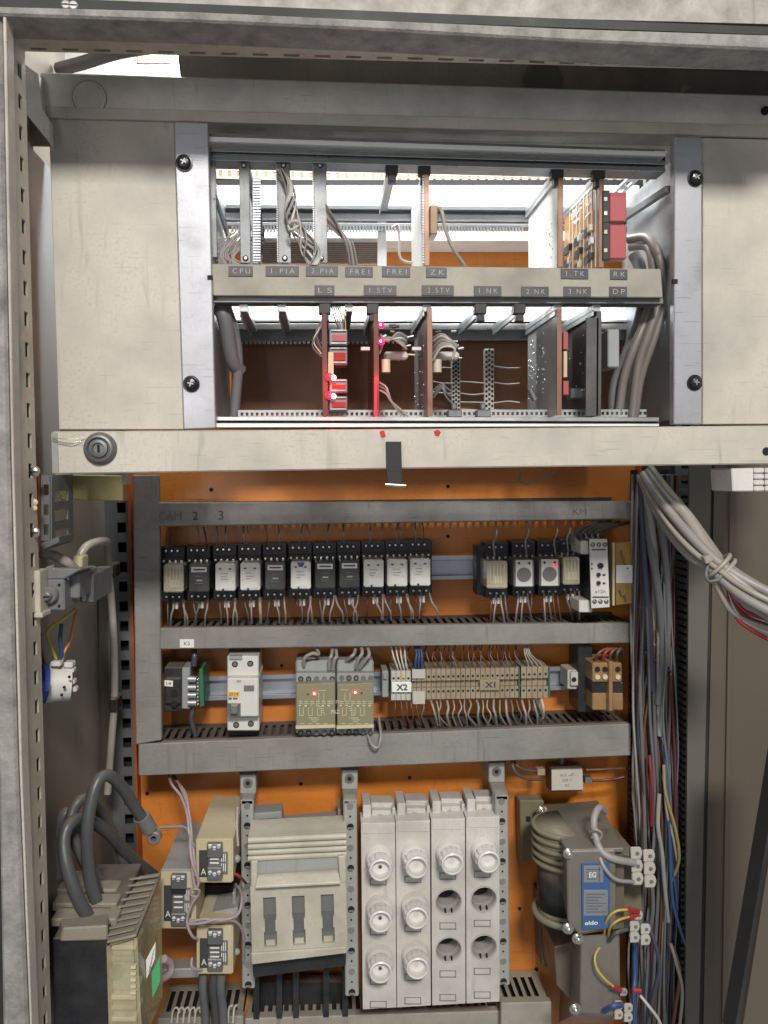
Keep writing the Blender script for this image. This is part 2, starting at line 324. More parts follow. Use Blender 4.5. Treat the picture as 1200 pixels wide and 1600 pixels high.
# head rail underside with slots
zt=P(300,33,.60).z
b=MB(); b.ladder((-.236,.652,zt+.001),(.62,.628,zt-.0055),(0,-.0085,0),(0,0,.004),.025,.0125,.3,.25,off=.3); part('slotted_flange',b,M['cream_post'],cab)
b=MB(); b.add([P(20,20,.598),P(600,46,.598),P(1300,79,.598),Vector((.62,.622,zt-.0055)),Vector((-.236,.646,zt+.001))],[(0,1,2,3,4)]); b.add([v+Vector((0,0,.003)) for v in b.v],[(4,3,2,1,0)])
part('flange_web',b,M['cream_post'],cab)
b=MB(); b.box(-.25,.65,.62,.66,zt+.008,zt+.05); part('flange_shade_sheet',b,M['dark'],cab)  # near-black sheet put in for the shade inside the head slots
# left post
b=MB(); b.prism([(-60,10),(6,24),(20,700),(33,1200),(52,1640),(-60,1640)],.5985,.604); part('post',b,M['cream_post'],cab)
b=MB(); b.prism([(-40,10),(2,24),(14,700),(27,1200),(45,1640),(5,1640),(-3,1200),(-20,700),(-40,300)],.592,.612); part('gasket',b,M['gasket'],cab,bevel=.002)
b=MB(); b.prism([(-40,1100),(-3,1100),(6,1640),(-40,1640)],.598,.61); part('gasket_groove',b,M['rubber'],cab)
b=MB(); b.prism([(4,24),(17,700),(30,1200),(48,1640),(51,1640),(34,1200),(21,700),(9,24)],.590,.604); part('post_ridge',b,M['cream'],cab,bevel=.0006)
# return face of the post: web, then slotted strip
a0=P(34,1200,.60); a1=P(48,1640,.60); at=P(3,60,.60); sl=(at.x-a1.x)/(at.z-a1.z)
zb=CZ-.82; ztp=zt+.004
xp=lambda z: a1.x+sl*(z-a1.z)
b=MB()
vs=[(xp(zb),.604,zb),(xp(zb),.626,zb),(xp(ztp),.626,ztp),(xp(ztp),.604,ztp)]
b.add(vs+[(x-.002,y,z) for x,y,z in vs],[(0,1,2,3),(7,6,5,4),(0,4,5,1),(1,5,6,2),(2,6,7,3),(3,7,4,0)]); part('post_web',b,M['cream_post'],cab)
b=MB(); b.ladder((xp(zb),.626,zb),(xp(ztp),.626,ztp),(0,.0185,0),(-.0015,0,0),.0238,.0115,.12,.46,off=.35); part('slotted_flange',b,M['cream_post'],cab)
b=MB(); vs=[(xp(zb)-.004,.620,zb),(xp(zb)-.004,.646,zb),(xp(ztp)-.004,.646,ztp),(xp(ztp)-.004,.620,ztp)]; b.add(vs+[(x-.01,y,z) for x,y,z in vs],[(0,1,2,3),(7,6,5,4),(0,4,5,1),(1,5,6,2),(2,6,7,3),(3,7,4,0)]); part('flange_shade_sheet',b,M['dark'],cab)  # near-black sheet behind the post slots stands in for their shade
# walls, roof, back
b=MB(); b.box(-.268,-.262,.66,1.02,zb-.1,CZ+.5); part('side_wall',b,M['side'],cab)
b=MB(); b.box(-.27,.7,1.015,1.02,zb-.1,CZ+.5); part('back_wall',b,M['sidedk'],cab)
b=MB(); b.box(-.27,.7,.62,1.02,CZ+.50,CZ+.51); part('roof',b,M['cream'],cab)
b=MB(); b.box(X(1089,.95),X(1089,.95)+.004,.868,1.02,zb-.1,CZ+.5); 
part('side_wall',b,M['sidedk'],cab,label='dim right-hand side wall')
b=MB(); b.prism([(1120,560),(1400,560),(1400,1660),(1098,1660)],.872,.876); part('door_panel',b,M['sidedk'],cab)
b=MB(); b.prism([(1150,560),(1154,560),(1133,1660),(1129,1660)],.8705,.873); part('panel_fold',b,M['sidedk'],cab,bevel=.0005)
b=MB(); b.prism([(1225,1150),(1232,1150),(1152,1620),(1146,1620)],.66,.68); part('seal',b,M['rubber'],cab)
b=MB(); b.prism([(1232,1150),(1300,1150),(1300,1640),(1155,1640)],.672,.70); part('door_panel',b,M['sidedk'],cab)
# uprights with slots (face the camera)
zr=CZ+.33
b=MB(); x0=X(166,.94); b.ladder((x0,.94,zb),(x0,.94,zr),(px2m(34,.94),0,0),(0,.003,0),.0238,.0125,.42,.20,off=.5); b.box(x0-.004,x0,.94,1.0,zb,zr); part('slotted_upright',b,M['galvd'],cab)
b=MB(); b.box(x0,x0+px2m(34,.94),.955,.96,zb,zr); part('upright_shade_sheet',b,M['dark'],cab)  # near-black sheet stands in for shade behind the left slots
b=MB(); x0=X(1056,.945); b.ladder((x0,.945,zb),(x0,.945,zr),(px2m(30,.945),0,0),(0,.003,0),.0238,.0150,.30,.16,off=.5); part('slotted_upright',b,M['galvd'],cab)
b=MB(); b.box(x0,x0+.03,.957,.96,zb,zr); part('upright_shade_sheet',b,M['dark'],cab)  # same near-black shade sheet behind the right slots
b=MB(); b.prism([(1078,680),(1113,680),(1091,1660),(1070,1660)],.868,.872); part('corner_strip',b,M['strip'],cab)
b=MB(); b.box(-.262,-.166,.741,.743,CZ+.30,CZ+.362); part('light_block_sheet',b,M['shelf'],cab)  # unseen sheet, added to keep the cabinet lamp off the side sheet
# galvanised side sheet left of the swing frame
b=MB(); zs=P(78,222,.70).z; b.box(-.2535,-.2515,.640,.705,CZ-.012,zs); b.box(-.2535,-.2515,.705,.76,CZ+.0,zs-.002); part('side_sheet',b,M['plategrey'],cab)
b=MB(); b.prism([(38,100),(60,116),(66,170),(77,188),(78,224),(38,174)],.690,.699); part('corner_gusset',b,M['gutter'],cab)
b=MB(); b.tube([(150,905,.90),(150,1240,.90)],.0032,8); part('latch_rod',b,M['rubber'],cab)
b=MB(); b.prism([(1110,660),(1121,660),(1100,1660),(1088,1660)],.874,.90); part('wall_seam',b,M['rubber'],cab)
for i,(px,py) in enumerate(((103,8),(115,9))):
    inst('screw',SCREW,P(px,py,.5935),cab)

# ================================================================ mounting plate
plate=thing('mounting_plate','large orange painted mounting plate behind all the relays and fuses','mounting plate',(.08,.952,CZ-.75),kind=None)
xl,xr=X(208,.952),X(992,.952)
b=MB(); b.box(xl,xr,.952,.955,zb,CZ+.355); part('sheet',b,M['orange'],plate)
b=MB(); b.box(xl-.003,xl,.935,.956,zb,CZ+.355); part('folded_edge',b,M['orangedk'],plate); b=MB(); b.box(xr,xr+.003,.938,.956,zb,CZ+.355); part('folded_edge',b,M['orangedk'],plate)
# pale wiring duct along the top of the plate, behind the rack
td=thing('wiring_duct','pale slotted wiring duct behind the top of the card rack','duct',(.08,.95,P(500,384,.90).z))
b=MB(); b.pb(330,289,1000,377,.905,.95); part('cover_or_glare_sheet',b,M['whiteplastic'],td,bevel=.001)  # white cover stands in for lamp glare on the orange plate
q=P(335,279,.93); b=MB(); b.ladder(q,Vector((X(1005,.93),.93,q.z)),(0,0,px2m(17,.93)),(0,.002,0),.0105,.0040,.25,.3); part('slotted_wall',b,M['ductlt'],td)
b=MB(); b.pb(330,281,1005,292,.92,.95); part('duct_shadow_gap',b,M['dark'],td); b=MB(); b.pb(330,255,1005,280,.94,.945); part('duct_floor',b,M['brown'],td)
for i,(px,py,rr) in enumerate(((700,838,3),(470,1225,3),(560,1120,2.5),(440,1040,2.5),(640,1215,3),(830,1300,3.5),(812,1420,3),(838,1515,3.5),(230,1240,3),(700,760,3),(330,765,3),(935,1290,3))):
    b=MB(); b.disc(px,py,.9515,rr,.001,14); part('drill_hole',b,M['dark'],plate)
# things above the swing frame, behind it
b=MB(); b.prism([(100,-20),(300,-20),(290,150),(100,150)],.84,.85); part('roof_liner',b,M['white'],cab)
b=MB(); b.prism([(262,-60),(700,-50),(1300,-40),(1300,175),(285,150)],.738,.752); part('roof_channel',b,M['channeldk'],cab)
for px,py,rx in ((848,127,32),):
    b=MB(); p=P(px,py,.7378); r=px2m(rx,.738); b.cyl(p,p+Vector((0,-.0012,0)),r,n=24); part('grommet',b,M['blob'],cab)
single('conduit',MB().tube([(92,108,.80),(130,98,.78),(175,84,.76),(215,76,.75),(262,70,.74)],.0062,10),W['greydk'],'grey cable crossing the top left corner of the cabinet above the frame','cable')
single('conduit',MB().tube([(1060,140,.74),(1095,138,.745),(1125,126,.75),(1180,112,.75)],.0045,8),W['beige'],'thin pale cable end at the top right behind the slotted head rail','cable')
b=MB(); b.pb(215,86,268,98,.8385,.8399); single('masking_tape',b,M['yellowed'],'yellowed tape scrap on the pale panel at the top left','tape')

# ================================================================ swing frame
sw=thing('swing_frame','cream painted swing frame with blank panels around the card rack','frame',(.08,.70,CZ-.01))
b=MB(); b.prism([(62,112),(640,130),(1300,151),(1300,216),(640,199),(75,183),(66,170)],.700,.735); part('top_rail',b,M['gutter'],sw,bevel=.0015)
b=MB(); b.prism([(68,166),(640,181),(1300,198),(1300,216),(640,199),(76,183)],.6985,.702); part('rail_lip',b,M['cream'],sw,bevel=.0004)
b=MB(); p=P(140,153,.7); r=px2m(24,.7); b.lathe(p,[(r,0.0005),(r,-.0012),(r*.88,-.0016),(r*.84,-.0004),(.0001,-.0004)],32); b.mat(1); b.lathe(p,[(r*1.06,.0004),(r*1.06,-.0005),(r,-.0006)],32); part('knockout_plug',b,[M['gutter'],M['shelf']],sw)
b=MB(); b.prism([(76,185),(272,190),(287,671),(92,671)],.7025,.72); part('blank_panel',b,M['cream'],sw,bevel=.0006)
b=MB(); b.prism([(1098,215),(1300,220),(1300,662),(1098,663)],.7025,.72); part('blank_panel',b,M['cream'],sw,bevel=.0006)
b=MB(); b.prism([(81,674),(650,670),(1300,664),(1300,724),(650,732),(90,741),(82,738)],.686,.73); part('bottom_bar',b,M['cream'],sw,bevel=.0012)
b=MB(); b.prism([(80,676),(89,676),(92,740),(82,739)],.6845,.70); part('end_plate',b,M['bracket'],sw)
b=MB(); b.tube([(81,688,.683),(110,692,.682),(128,689,.684)],.0003,4); b.tube([(82,684,.683),(104,686,.680),(132,684,.684)],.0003,4); part('tie_wire',b,M['steel'],sw)
p=P(157,701,.686); b=MB(); k=px2m(1,.686)
b.lathe(p,[(25*k,0),(25*k,-.001),(24*k,-.0025),(20*k,-.006),(17*k,-.0065),(15*k,-.004),(14*k,-.004)],32)
b.lathe(p,[(14.5*k,-.0035),(13*k,-.0065),(9*k,-.007),(8*k,-.005),(.0001,-.005)],24); lk=part('lock',b,M['galvd'],sw)
b=MB(); b.box(p.x-2*k,p.x+1.5*k,p.y-.0058,p.y-.004,p.z-6*k,p.z+6*k); part('key_slot',b,M['dark'],lk)
for px,py in ((1197,172),(1198,705)):
    b=MB(); b.disc(px,py,.6975 if py<300 else .685,6.5,.003); part('bolt_hole',b,M['dark'],sw)
text('1',598,678,.6852,10,M['redink'],sw,7,rot=.3,name='red_mark',bold=.03)
b=MB(); b.prism([(678,674),(684,671),(689,675),(686,681),(680,680)],.6852,.6859); part('red_mark',b,M['redink'],sw)
b=MB(); b.prism([(603,690),(627,690),(628,738),(604,738)],.6835,.6855); b.prism([(604,736),(628,736),(629,757),(606,757)],.6825,.6860);
st=single('rubber_strap',b,[M['rubber']],'short black strap hanging over the cream bottom bar above the relays','strap',bevel=.0003)
b=MB(); b.tube([(602,757,.681),(634,759,.681)],.0016,8); part('clip_pin',b,M['steel'],st)

# ================================================================ subrack
RF=.700; RR=.815
rk=thing('card_rack','aluminium two-row card rack bolted into the cream swing frame','rack',(.06,.70,CZ+.04))
b=MB(); b.prism([(272,190),(325,192),(337,669),(287,671)],.692,.7015); part('mounting_ear',b,M['ear'],rk,bevel=.0008)
b=MB(); b.prism([(1054,213),(1097,215),(1097,663),(1053,663)],.692,.7015); part('mounting_ear',b,M['ear'],rk,bevel=.0008)
for px,py in ((288,255),(299,600),(1086,279),(1085,598)): inst('pan_screw',PAN,P(px,py,.6918),rk,rot=(0,random.uniform(0,1.5),0))
for px,py in ((328,434),(1055,440)):
    b=MB(); b.pb(px-4,py-4,px+4,py+3,.6915,.694); part('notch',b,M['dark'],rk)
b=MB(); b.prism([(322,188),(1056,209),(1056,246),(322,232)],.725,.735); part('recess_strip',b,M['gutter'],rk)
b=MB(); z=P(500,425,.70).z; b.box(X(336,.70),X(1046,.70),.722,.776,z-.0012,z); part('light_block_deck',b,M['galv'],rk)  # unseen deck, added to hold lamp light back from the lower row
def strips(name,segs,mats,parent):     # an extruded rail: profile steps from top to bottom (y at left, y at right, depth, material)
    b=MB()
    for (x0,x1,a0,a1,c0,c1,d0,d1,k) in segs:
        b.mat(k); b.prism([(x0,a0),(x1,a1),(x1,c1),(x0,c0)],d0,d1)
    return part(name,b,mats,parent,bevel=.0003)
RM=[M['alu'],M['galvd'],M['aluw'],M['dark']]; RM2=[M['galv'],M['galvd'],M['galv'],M['dark']]
strips('front_rail',[(325,1040,208,233,213,237,.700,.722,1),(325,1040,213,237,221,244,.698,.722,2),(325,1040,221,244,230,252,.712,.722,3),(325,1040,229,251,236,257,.701,.722,1),(325,1040,236,257,241,261,.706,.722,0),(325,1040,241,261,250,268,.702,.722,1)],RM,rk)
strips('front_rail',[(335,1030,651,652,657,658,.700,.722,0),(335,1030,657,658,661,662,.706,.722,3),(335,1030,661,662,668,666,.699,.722,2)],RM,rk)
# middle label bar
b=MB(); b.prism([(330,412),(1033,420),(1036,465),(333,462)],.697,.699); b.prism([(331,413),(1032,421),(1035,464),(334,461)],.699,.720)
lb=part('label_bar',b,M['ductlt'],rk,bevel=.0008)
b=MB(); b.prism([(333,462),(1036,466),(1036,474),(333,472)],.703,.72); part('bar_underside',b,M['galvd'],rk)
rz=lambda py: 738-(738-py)*RF/RR
strips('rear_rail',[(352,985,319,324,325,330,.815,.83,2),(352,985,325,330,332,337,.822,.83,1),(352,985,332,337,343,347,.817,.83,0),(352,985,343,347,347,351,.824,.83,1),(352,985,347,351,352,356,.816,.83,0)],RM2,rk)
strips('rear_rail',[(362,985,499,500,505,506,.824,.83,3),(362,985,505,506,514,515,.815,.83,0),(362,985,514,515,532,531,.820,.83,1)],RM,rk)
b=MB(); b.hexa([(362,499),(985,500),(985,503),(362,502)],.815,[(362,476),(985,478),(985,480),(362,479)],.832); part('baffle',b,M['aluw'],rk)
b=MB(); b.prism([(360,524),(985,524),(985,664),(364,664)],.838,.840); part('shade_panel',b,M['shadebrown'],rk)  # brown sheet added for the shade on the orange plate behind it
b=MB(); z=P(500,478,.832).z; b.box(X(362,.82),X(985,.82),.832,.948,z-.002,z); part('baffle_shelf',b,M['galv'],rk)
def pins(name,x0,x1,y,h,d,n,m):
    b=MB()
    for i in range(n):
        x=x0+(x1-x0)*i/n; b.pb(x,y,x+(x1-x0)/n*.55,y+h,d,d+.003)
    return part(name,b,m,rk,kind='stuff')
pins('contact_strip',362,820,353,8,.816,92,M['galv']); pins('contact_strip',362,640,533,4,.818,40,M['galv'])
x0=P(372,650,.735); x1=P(1010,650,.735)
b=MB(); b.ladder((x0.x,.735,x0.z-.002),(x1.x,.735,x0.z-.002),(0,0,.0075),(0,.002,0),.0047,.0026,.3,.3); part('perforated_strip',b,M['galv'],rk)
# side plates
xw=X(334,.70); b=MB(); b.box(xw-.002,xw,.70,.83,P(334,650,.7).z,P(334,250,.7).z); part('side_plate',b,M['galv'],rk)
b=MB(); b.box(xw,xw+.006,.703,.709,P(334,400,.7).z,P(334,240,.7).z); part('side_flange',b,M['galvd'],rk)
b=MB(); b.hexa([(333,296),(336,296),(336,310),(333,310)],.702,[(356,366),(360,366),(360,378),(356,378)],.812); part('side_flange',b,M['galvd'],rk)
xw=X(1052,.70); b=MB(); b.box(xw,xw+.002,.70,.83,P(1050,655,.7).z,P(1050,243,.7).z); part('side_plate',b,M['galv'],rk)
b=MB(); b.hexa([(1040,290),(1049,290),(1049,300),(1040,300)],.705,[(955,347),(962,347),(962,356),(955,356)],.812); part('side_flange',b,M['galvd'],rk)
b=MB(); p0=P(1046,236,.70); p1=P(968,300,.815)
b.ladder(p0+Vector((-.002,0,0)),Vector((p0.x-.002,.815,p0.z)),(-.012,0,0),(0,0,-.002),.021,.012,.3,.3,off=.4); part('perforated_strip',b,M['aluw'],rk)
# card guides, from the front rail back to the rear rail: slanted channels
def guide(pxf,pyf,m='galv',w_=8,back=RR-.004,h=.006):
    p=P(pxf,pyf,.708); b=MB(); ww=px2m(w_,.708)
    b.box(p.x-ww/2,p.x+ww/2,.708,back,p.z-h,p.z); b.box(p.x-ww/2,p.x-ww/2+.001,.708,back,p.z-h-.004,p.z-h+.001)
    return part('card_guide',b,M[m],rk)
for x,y,m,w_ in ((382,252,'galvd',14),(444,254,'galvd',14),(500,256,'galvd',14),(612,259,'galv',14),(667,262,'galv',9),(871,266,'galv',9),(938,268,'galv',9)): guide(x,y,m,w_)
for x in (380,440,508,545,583,667,752,813,872,932): guide(x,476,'galv',12)
for x in (613,664,872,937,508,583,752,813):       # clips on the front ends of the guides
    y=(252+(x-325)*.025) if x in (613,664,872,937) else 478
    b=MB(); b.pb(x-10,y-4,x+9,y+12,.7035,.712); b.pb(x-6,y+6,x+6,y+24,.705,.714); part('guide_clip',b,M['black'],rk,bevel=.0006)
# tape labels
for t,x,y,ww in (('CPU',376,424,38),('1.PIA',441,424,52),('2.PIA',503,424,50),('FRE1',561,425,43),('FRE1',619,425,44),('ZK',682,426,32),('1.TK',898,428,43),('RK',967,429,27),
                 ('LS',507,454,31),('1.STV',594,454,51),('2.STV',684,454,50),('1.NK',762,455,43),('2.NK',836,456,43),('3.NK',902,456,43),('DP',966,456,28)):
    b=MB(); b.prism([(x-ww/2,y-8.5),(x+ww/2,y-8),(x+ww/2,y+8),(x-ww/2,y+7.5)],.6961,.6971)
    tp=part('tape_label',b,M['tape'],lb,bevel=.0002); tp['label']='dark tape label reading '+t
    text(t,x+1,y-.5,.6958,7.5,M['tapetxt'],lb,ww*.68,name='tape_lettering',bold=-.012)
# backplane with fine ribbon lines
b=MB(); b.pb(408,372,592,412,.835,.838); part('backplane',b,M['pcbwhite'],rk)
b=MB()
for i in range(11): b.pb(410,379+i*3.1,590,380.5+i*3.1,.8335,.8355)
part('ribbon_line',b,M['redinner'] if 0 else M['copper'],rk,kind='stuff')
b=MB(); b.pb(590,345,604,416,.82,.824); part('rear_post',b,M['aluw'],rk)
# ================================================================ circuit cards in the rack
def card(px,y0,y1,edge,face,label,d0=.704,d1=.808,th=.0018,ytop=None,group='circuit cards in the rack'):
    """a board standing on edge: front edge at pixel column px, running straight back"""
    a=P(px,y0,d0); c=P(px,y1,d0); t=thing('circuit_card',label,'circuit card',(a.x,d0,c.z),group)
    b=MB(); b.box(a.x-th,a.x,d0+.002,d1,c.z,a.z); part('board',b,face,t)
    b=MB(); b.box(a.x-th*1.2,a.x+px2m(8,d0)*.55,d0,d0+.003,c.z,a.z); part('front_edge',b,edge,t,bevel=.0002)
    return t,a,c
def dots(t,a,c,n,m,seed,r=.0011,th=.0018,zone=(0,1,0,1),name='solder_point'):
    rnd=random.Random(seed); b=MB(); 
    for i in range(n):
        y=.71+.095*(zone[0]+(zone[1]-zone[0])*rnd.random()); z=c.z+(a.z-c.z)*(zone[2]+(zone[3]-zone[2])*rnd.random()); q=Vector((a.x-th-.0004,y,z)); b.ball(q,r*rnd.uniform(.6,1.3),6)
    return part(name,b,m,t,kind='stuff')
# upper row, with narrow face strips (three) and connectors
def strip_card(x0,x1,label,teeth=True):
    a=P(x0,251,.706); c=P(x1,411,.706); t=thing('circuit_card',label,'circuit card',(a.x,.706,c.z),'circuit cards in the rack')
    b=MB(); b.box(a.x,c.x,.706,.709,c.z,a.z); part('face_strip',b,M['galvd'],t,bevel=.0004)
    b=MB(); b.box(a.x+.002,a.x+.0036,.709,.806,c.z,a.z); part('board',b,M['pcbgrey'],t)
    for z in (a.z-.004,c.z+.004):
        inst('strip_screw',TSCREW,Vector(((a.x+c.x)/2,.7057,z)),t)
    if teeth:
        b=MB(); n=44
        for i in range(n): z=c.z+(a.z-c.z)*i/n*.96+.001; b.box(a.x-.0012,a.x,.705,.708,z,z+.001)
        part('pin_row',b,M['galv'],t,kind='stuff')
    return t,a,c
t,a,c=strip_card(373,392,'leftmost card of the top row, marked CPU, with a blue-grey connector and ragged wires',False)
b=MB(); b.pb(394,278,405,412,.700,.712); part('connector',b,M['rail'],t,bevel=.0006)
b=MB()
for i in range(30): b.pb(395.5,281+i*4.3,407,283.4+i*4.3,.6985,.7005)
part('pin_row',b,M['rail'],t,kind='stuff')
b=MB(); b.pb(405,352,412,366,.705,.715); b.pb(405,370,413,376,.705,.715); b.pb(404,330,409,396,.7045,.713); part('plug',b,M['black'],t,bevel=.0005)
strip_card(433,455,'second card of the top row from the left, hidden behind a thick twisted grey loom')
strip_card(490,512,'third card from the left in the top row, brown and grey wires beside it')
rnd=random.Random(3)
b=MB()
for i in range(22):
    x=rnd.uniform(350,392); b.tube([(x+14,372+rnd.uniform(-22,0),.725),(x+rnd.uniform(-16,2),384,.715),(x-rnd.uniform(2,22),400,.712),(x-8+rnd.uniform(-16,14),414,.712)],.0006,5)
single('wire_tuft',b,W['grey'],'ragged tuft of thin pale wires beside the card marked CPU','wires',kind='stuff')
for i in range(18):
    s=rnd.uniform(-1,1); ph=rnd.uniform(0,6.28)
    pts=[(436+k*.6*0+rnd.uniform(-1,3) if k==0 else 0,0,0) for k in range(1)]
    pts=[]
    for k in range(9):
        u=k/8; cx=437+u*50+6*math.sin(u*9); wd=(4+13*u) if u<.92 else 10
        pts.append((cx+wd*math.sin(ph+u*8),264+u*150,.700+.004*math.cos(ph+u*8)))
    wire(pts,.00075,rnd.choice(['grey','grey','white','grey','beige']),'grey wire twisted into the thick loom before the card marked 1.PIA','wires of the thick twisted loom',n=5)
wire([(452,350,.694),(462,345,.690),(466,352,.6935),(455,359,.690),(450,353,.693)],.0012,'white','pale tie round the middle of the thick twisted loom',cat='cable tie',name='cable_tie')
for i in range(9):
    wire([(508+i*.3,318+i*4,.707),(524+i*2.2,345+i*4,.7),(540+i*1.4,380,.698),(546+i*1.5,414,.704)],.0009,['greydk','grey','brown','greydk','grey','beige','brown','greydk','grey'][i],'curved wire falling from the side of the card marked 2.PIA','wires beside the 2.PIA card',n=5)
wire([(612,356,.80),(622,352,.80),(624,372,.80),(626,404,.80),(650,412,.80)],.0013,'white','white rigid wire bent beside the rear post in the top row')
t,a,c=card(666,268,415,M['copper'],M['pcbwhite'],'tall pale card in the middle of the top row with a brown plug')
p=P(672,322,.706); b=MB(); b.pb(672,320,684,366,.700,.72); b.pb(670,328,674,360,.703,.712); part('plug',b,M['brown'],t,bevel=.0008)
b=MB()
for i in range(34): b.pb(660,270+i*4.2,664,272+i*4.2,.7045,.707)
part('pin_row',b,M['galv'],t,kind='stuff')
wire([(682,326,.703),(690,330,.699),(697,362,.699),(710,392,.70),(726,416,.71)],.0018,'beige','beige cable looping from the brown plug down behind the label bar',cat='cable',name='cable')
t,a,c=card(876,272,417,M['copper'],M['pcbwhite'],'large pale card left of the orange circuit board in the top row'); dots(t,a,c,90,M['pcbgrey'],5,.0006,zone=(.1,.95,0,.55))
t,a,c=card(940,272,418,M['copper'],M['pcb'],'orange-brown circuit board with silver tracks in the top row, marked 1.TK')
rnd=random.Random(9)
b=MB(); xx=a.x-.0018
for i in range(26):
    y=.716+rnd.random()*.06; z=a.z-.010-rnd.random()*.030; b.box(xx-.0007,xx-.0002,y,y+.001+rnd.random()*.02,z,z+.0013)
for i in range(8): b.box(xx-.0006,xx-.0001,.712+i*.011,.7135+i*.011,c.z+.003,a.z-.006)
part('track',b,M['aluw'],t,kind='stuff')
for r_ in range(3):
    for k in range(3):
        y=.716+k*.030+rnd.random()*.006; z=a.z-.046-r_*.013; q=Vector((xx-.004,y,z)); b=MB(); b.box(q.x,xx,y,y+.006,z,z+.006); part('component',b,[M['ivory'],M['whiteplastic'],M['black']][(r_+k)%3],t,bevel=.0004)
        b=MB()
        for j in range(7): b.box(xx-.002,xx,y+.009+j*.002,y+.010+j*.002,z-.001,z+.007)
        part('resistor_row',b,M['galvd'],t,kind='stuff')
# red relay blocks
for i,(y0,y1) in enumerate(((300,346),(351,404))):
    b=MB(); b.pb(953,y0,979,y1,.700,.712); t=single('relay_block',b,M['red'],['upper','lower'][i]+' pink-red plug block at the right of the top row above the label RK','plug block','pair of red plug blocks',bevel=.0008)
    b=MB(); b.pb(942,y0-3,953,y1+2,.702,.760); part('carrier',b,M['black'],t,bevel=.0005)
    b=MB(); b.pb(944,y0+8,949,y0+14,.701,.703); b.pb(944,y1-16,949,y1-10,.701,.703); part('latch',b,M['steel'],t)
# thick grey cables through both rows
for i,pts in enumerate(([(982,374,.75),(1010,372,.735),(1026,392,.722),(1032,420,.725),(1030,470,.725),(1014,520,.725),(998,570,.73),(988,652,.735)],[(984,386,.75),(1008,384,.738),(1018,400,.728),(1020,440,.73),(1012,490,.73),(990,545,.73),(975,590,.735),(966,652,.74)],[(986,382,.75),(1018,380,.73),(1030,404,.72),(1038,440,.722),(1040,470,.722),(1022,530,.722),(1002,590,.73),(992,652,.735)],[(990,398,.76),(1000,420,.755),(1004,480,.75),(985,540,.75),(962,600,.75),(958,652,.75)])):
    wire(pts,[.0048,.0044,.0036,.006][i],['taupe','taupe','taupe','greydk'][i],['thick grey sheathed cable arching down the right end of the rack, nearest the ear','beige cable curving behind the end of the label bar','slim grey cable arching outermost past the end of the label bar','dark fat cable sinking at the right end of the lower row'][i],'cables at the right end of the rack',n=10,name='cable',cat='cable')
# left drape behind lower row
wire([(340,478,.72),(352,500,.72),(362,560,.73),(374,580,.74)],.007,'greydk','dark grey cable sagging at the left end of the lower row',n=10,name='cable',cat='cable')
wire([(352,476,.722),(366,520,.73),(372,570,.735),(366,650,.74)],.005,'greydk','thin dark cable hanging against the left side of the lower row',n=8,name='cable',cat='cable')
# ---- lower row
t,a,c=card(506,476,650,M['cardred'],M['cardred'],'dark red edged card marked LS with red lamps glowing beside it')
def rb(y0,y1,m1,lit,t):
    b=MB(); b.pb(514,y0,543,y1,.706,.726); part('plug',b,M['galvd'],t,bevel=.0008)
    b=MB(); b.pb(519,y0+9,540,y1-7,.7048,.707); part('plug_window',b,m1,t)
    b=MB(); b.pb(517,y0+1,541,y0+3,.704,.708); b.pb(517,y1-5,541,y1-3,.7045,.708); part('contact_bar',b,M['steel'],t)
rb(514,540,M['red'],0,t); rb(542,570,M['redinner'],0,t); rb(592,614,M['redinner'],1,t); rb(619,643,M['redinner'],1,t)
b=MB(); b.pb(513,550,521,584,.703,.706); part('test_strip',b,M['yellowed'],t)
for y in (589,618):
    b=MB(); b.ball(P(515,y,.702),.0036,12); part('red_lamp_glow',b,M['led'],t)
    b=MB(); b.ball(P(521,y+1,.7005),.0026,10); part('red_lamp_glow',b,M['ledcore'],t)
for i in range(5):
    wire([(518+i*3,478,.712),(522+i*4,495,.706),(528+i*3,510,.708),(530+i*2,520,.71)],.0007,['greydk','grey','white','greydk','yellow'][i],'thin wire dropping to the plugs beside the card marked LS','wires above the LS plugs',n=5)
for i in range(4): wire([(502,545+i*4,.703),(494-i*2,522+i*6,.70),(498,508+i*3,.70),(505,500,.705)],.0008,['greydk','brown','white','greydk'][i],'thin wire curling left of the card marked LS','wires left of the LS card',n=5)
t,a,c=card(587,478,650,M['cardred'],M['copper'],'reddish card marked 1.STV with two pink lamps')
for y in (508,534):
    b=MB(); b.ball(P(596,y,.702),.0030,12); pl=part('pink_lamp',b,M['ledpink'],t); b=MB(); b.ball(P(595,y-1,.6995),.0012,8); part('lamp_core',b,M['ledcore'],pl)
b=MB(); b.pb(585,590,588,648,.7015,.704); b.pb(586,640,589,650,.70,.704); part('red_lamp_glow',b,M['led'],t)  # self-lit strip stands for red light falling on the card
def clutter(x,t):
    rnd=random.Random(x)
    for k in range(11):
        cx,cy=x+rnd.uniform(-4,36),rnd.uniform(508,566); b=MB(); q0=P(cx,cy,.722+rnd.random()*.02); ln=rnd.uniform(.003,.008)
        b.cyl(q0,q0+Vector((ln,0,rnd.uniform(-.001,.002))),rnd.uniform(.0008,.0020),n=8); part('component',b,M[rnd.choice(['galv','ivory','black','steel','brown'])],t)
    b=MB(); b.pb(x,549,x+38,561,.72,.732); part('capacitor',b,M['whiteplastic'],t,bevel=.002)
    b=MB(); b.cyl(P(x+3,562,.715),P(x+3,582,.715),px2m(7,.715),n=14); part('capacitor',b,M['beige'] if 'beige' in M else M['ivory'],t)
    b=MB(); b.pb(x-36,542,x-22,547,.714,.72); part('capacitor',b,M['whiteplastic'],t)
t_=t; clutter(600,t_)
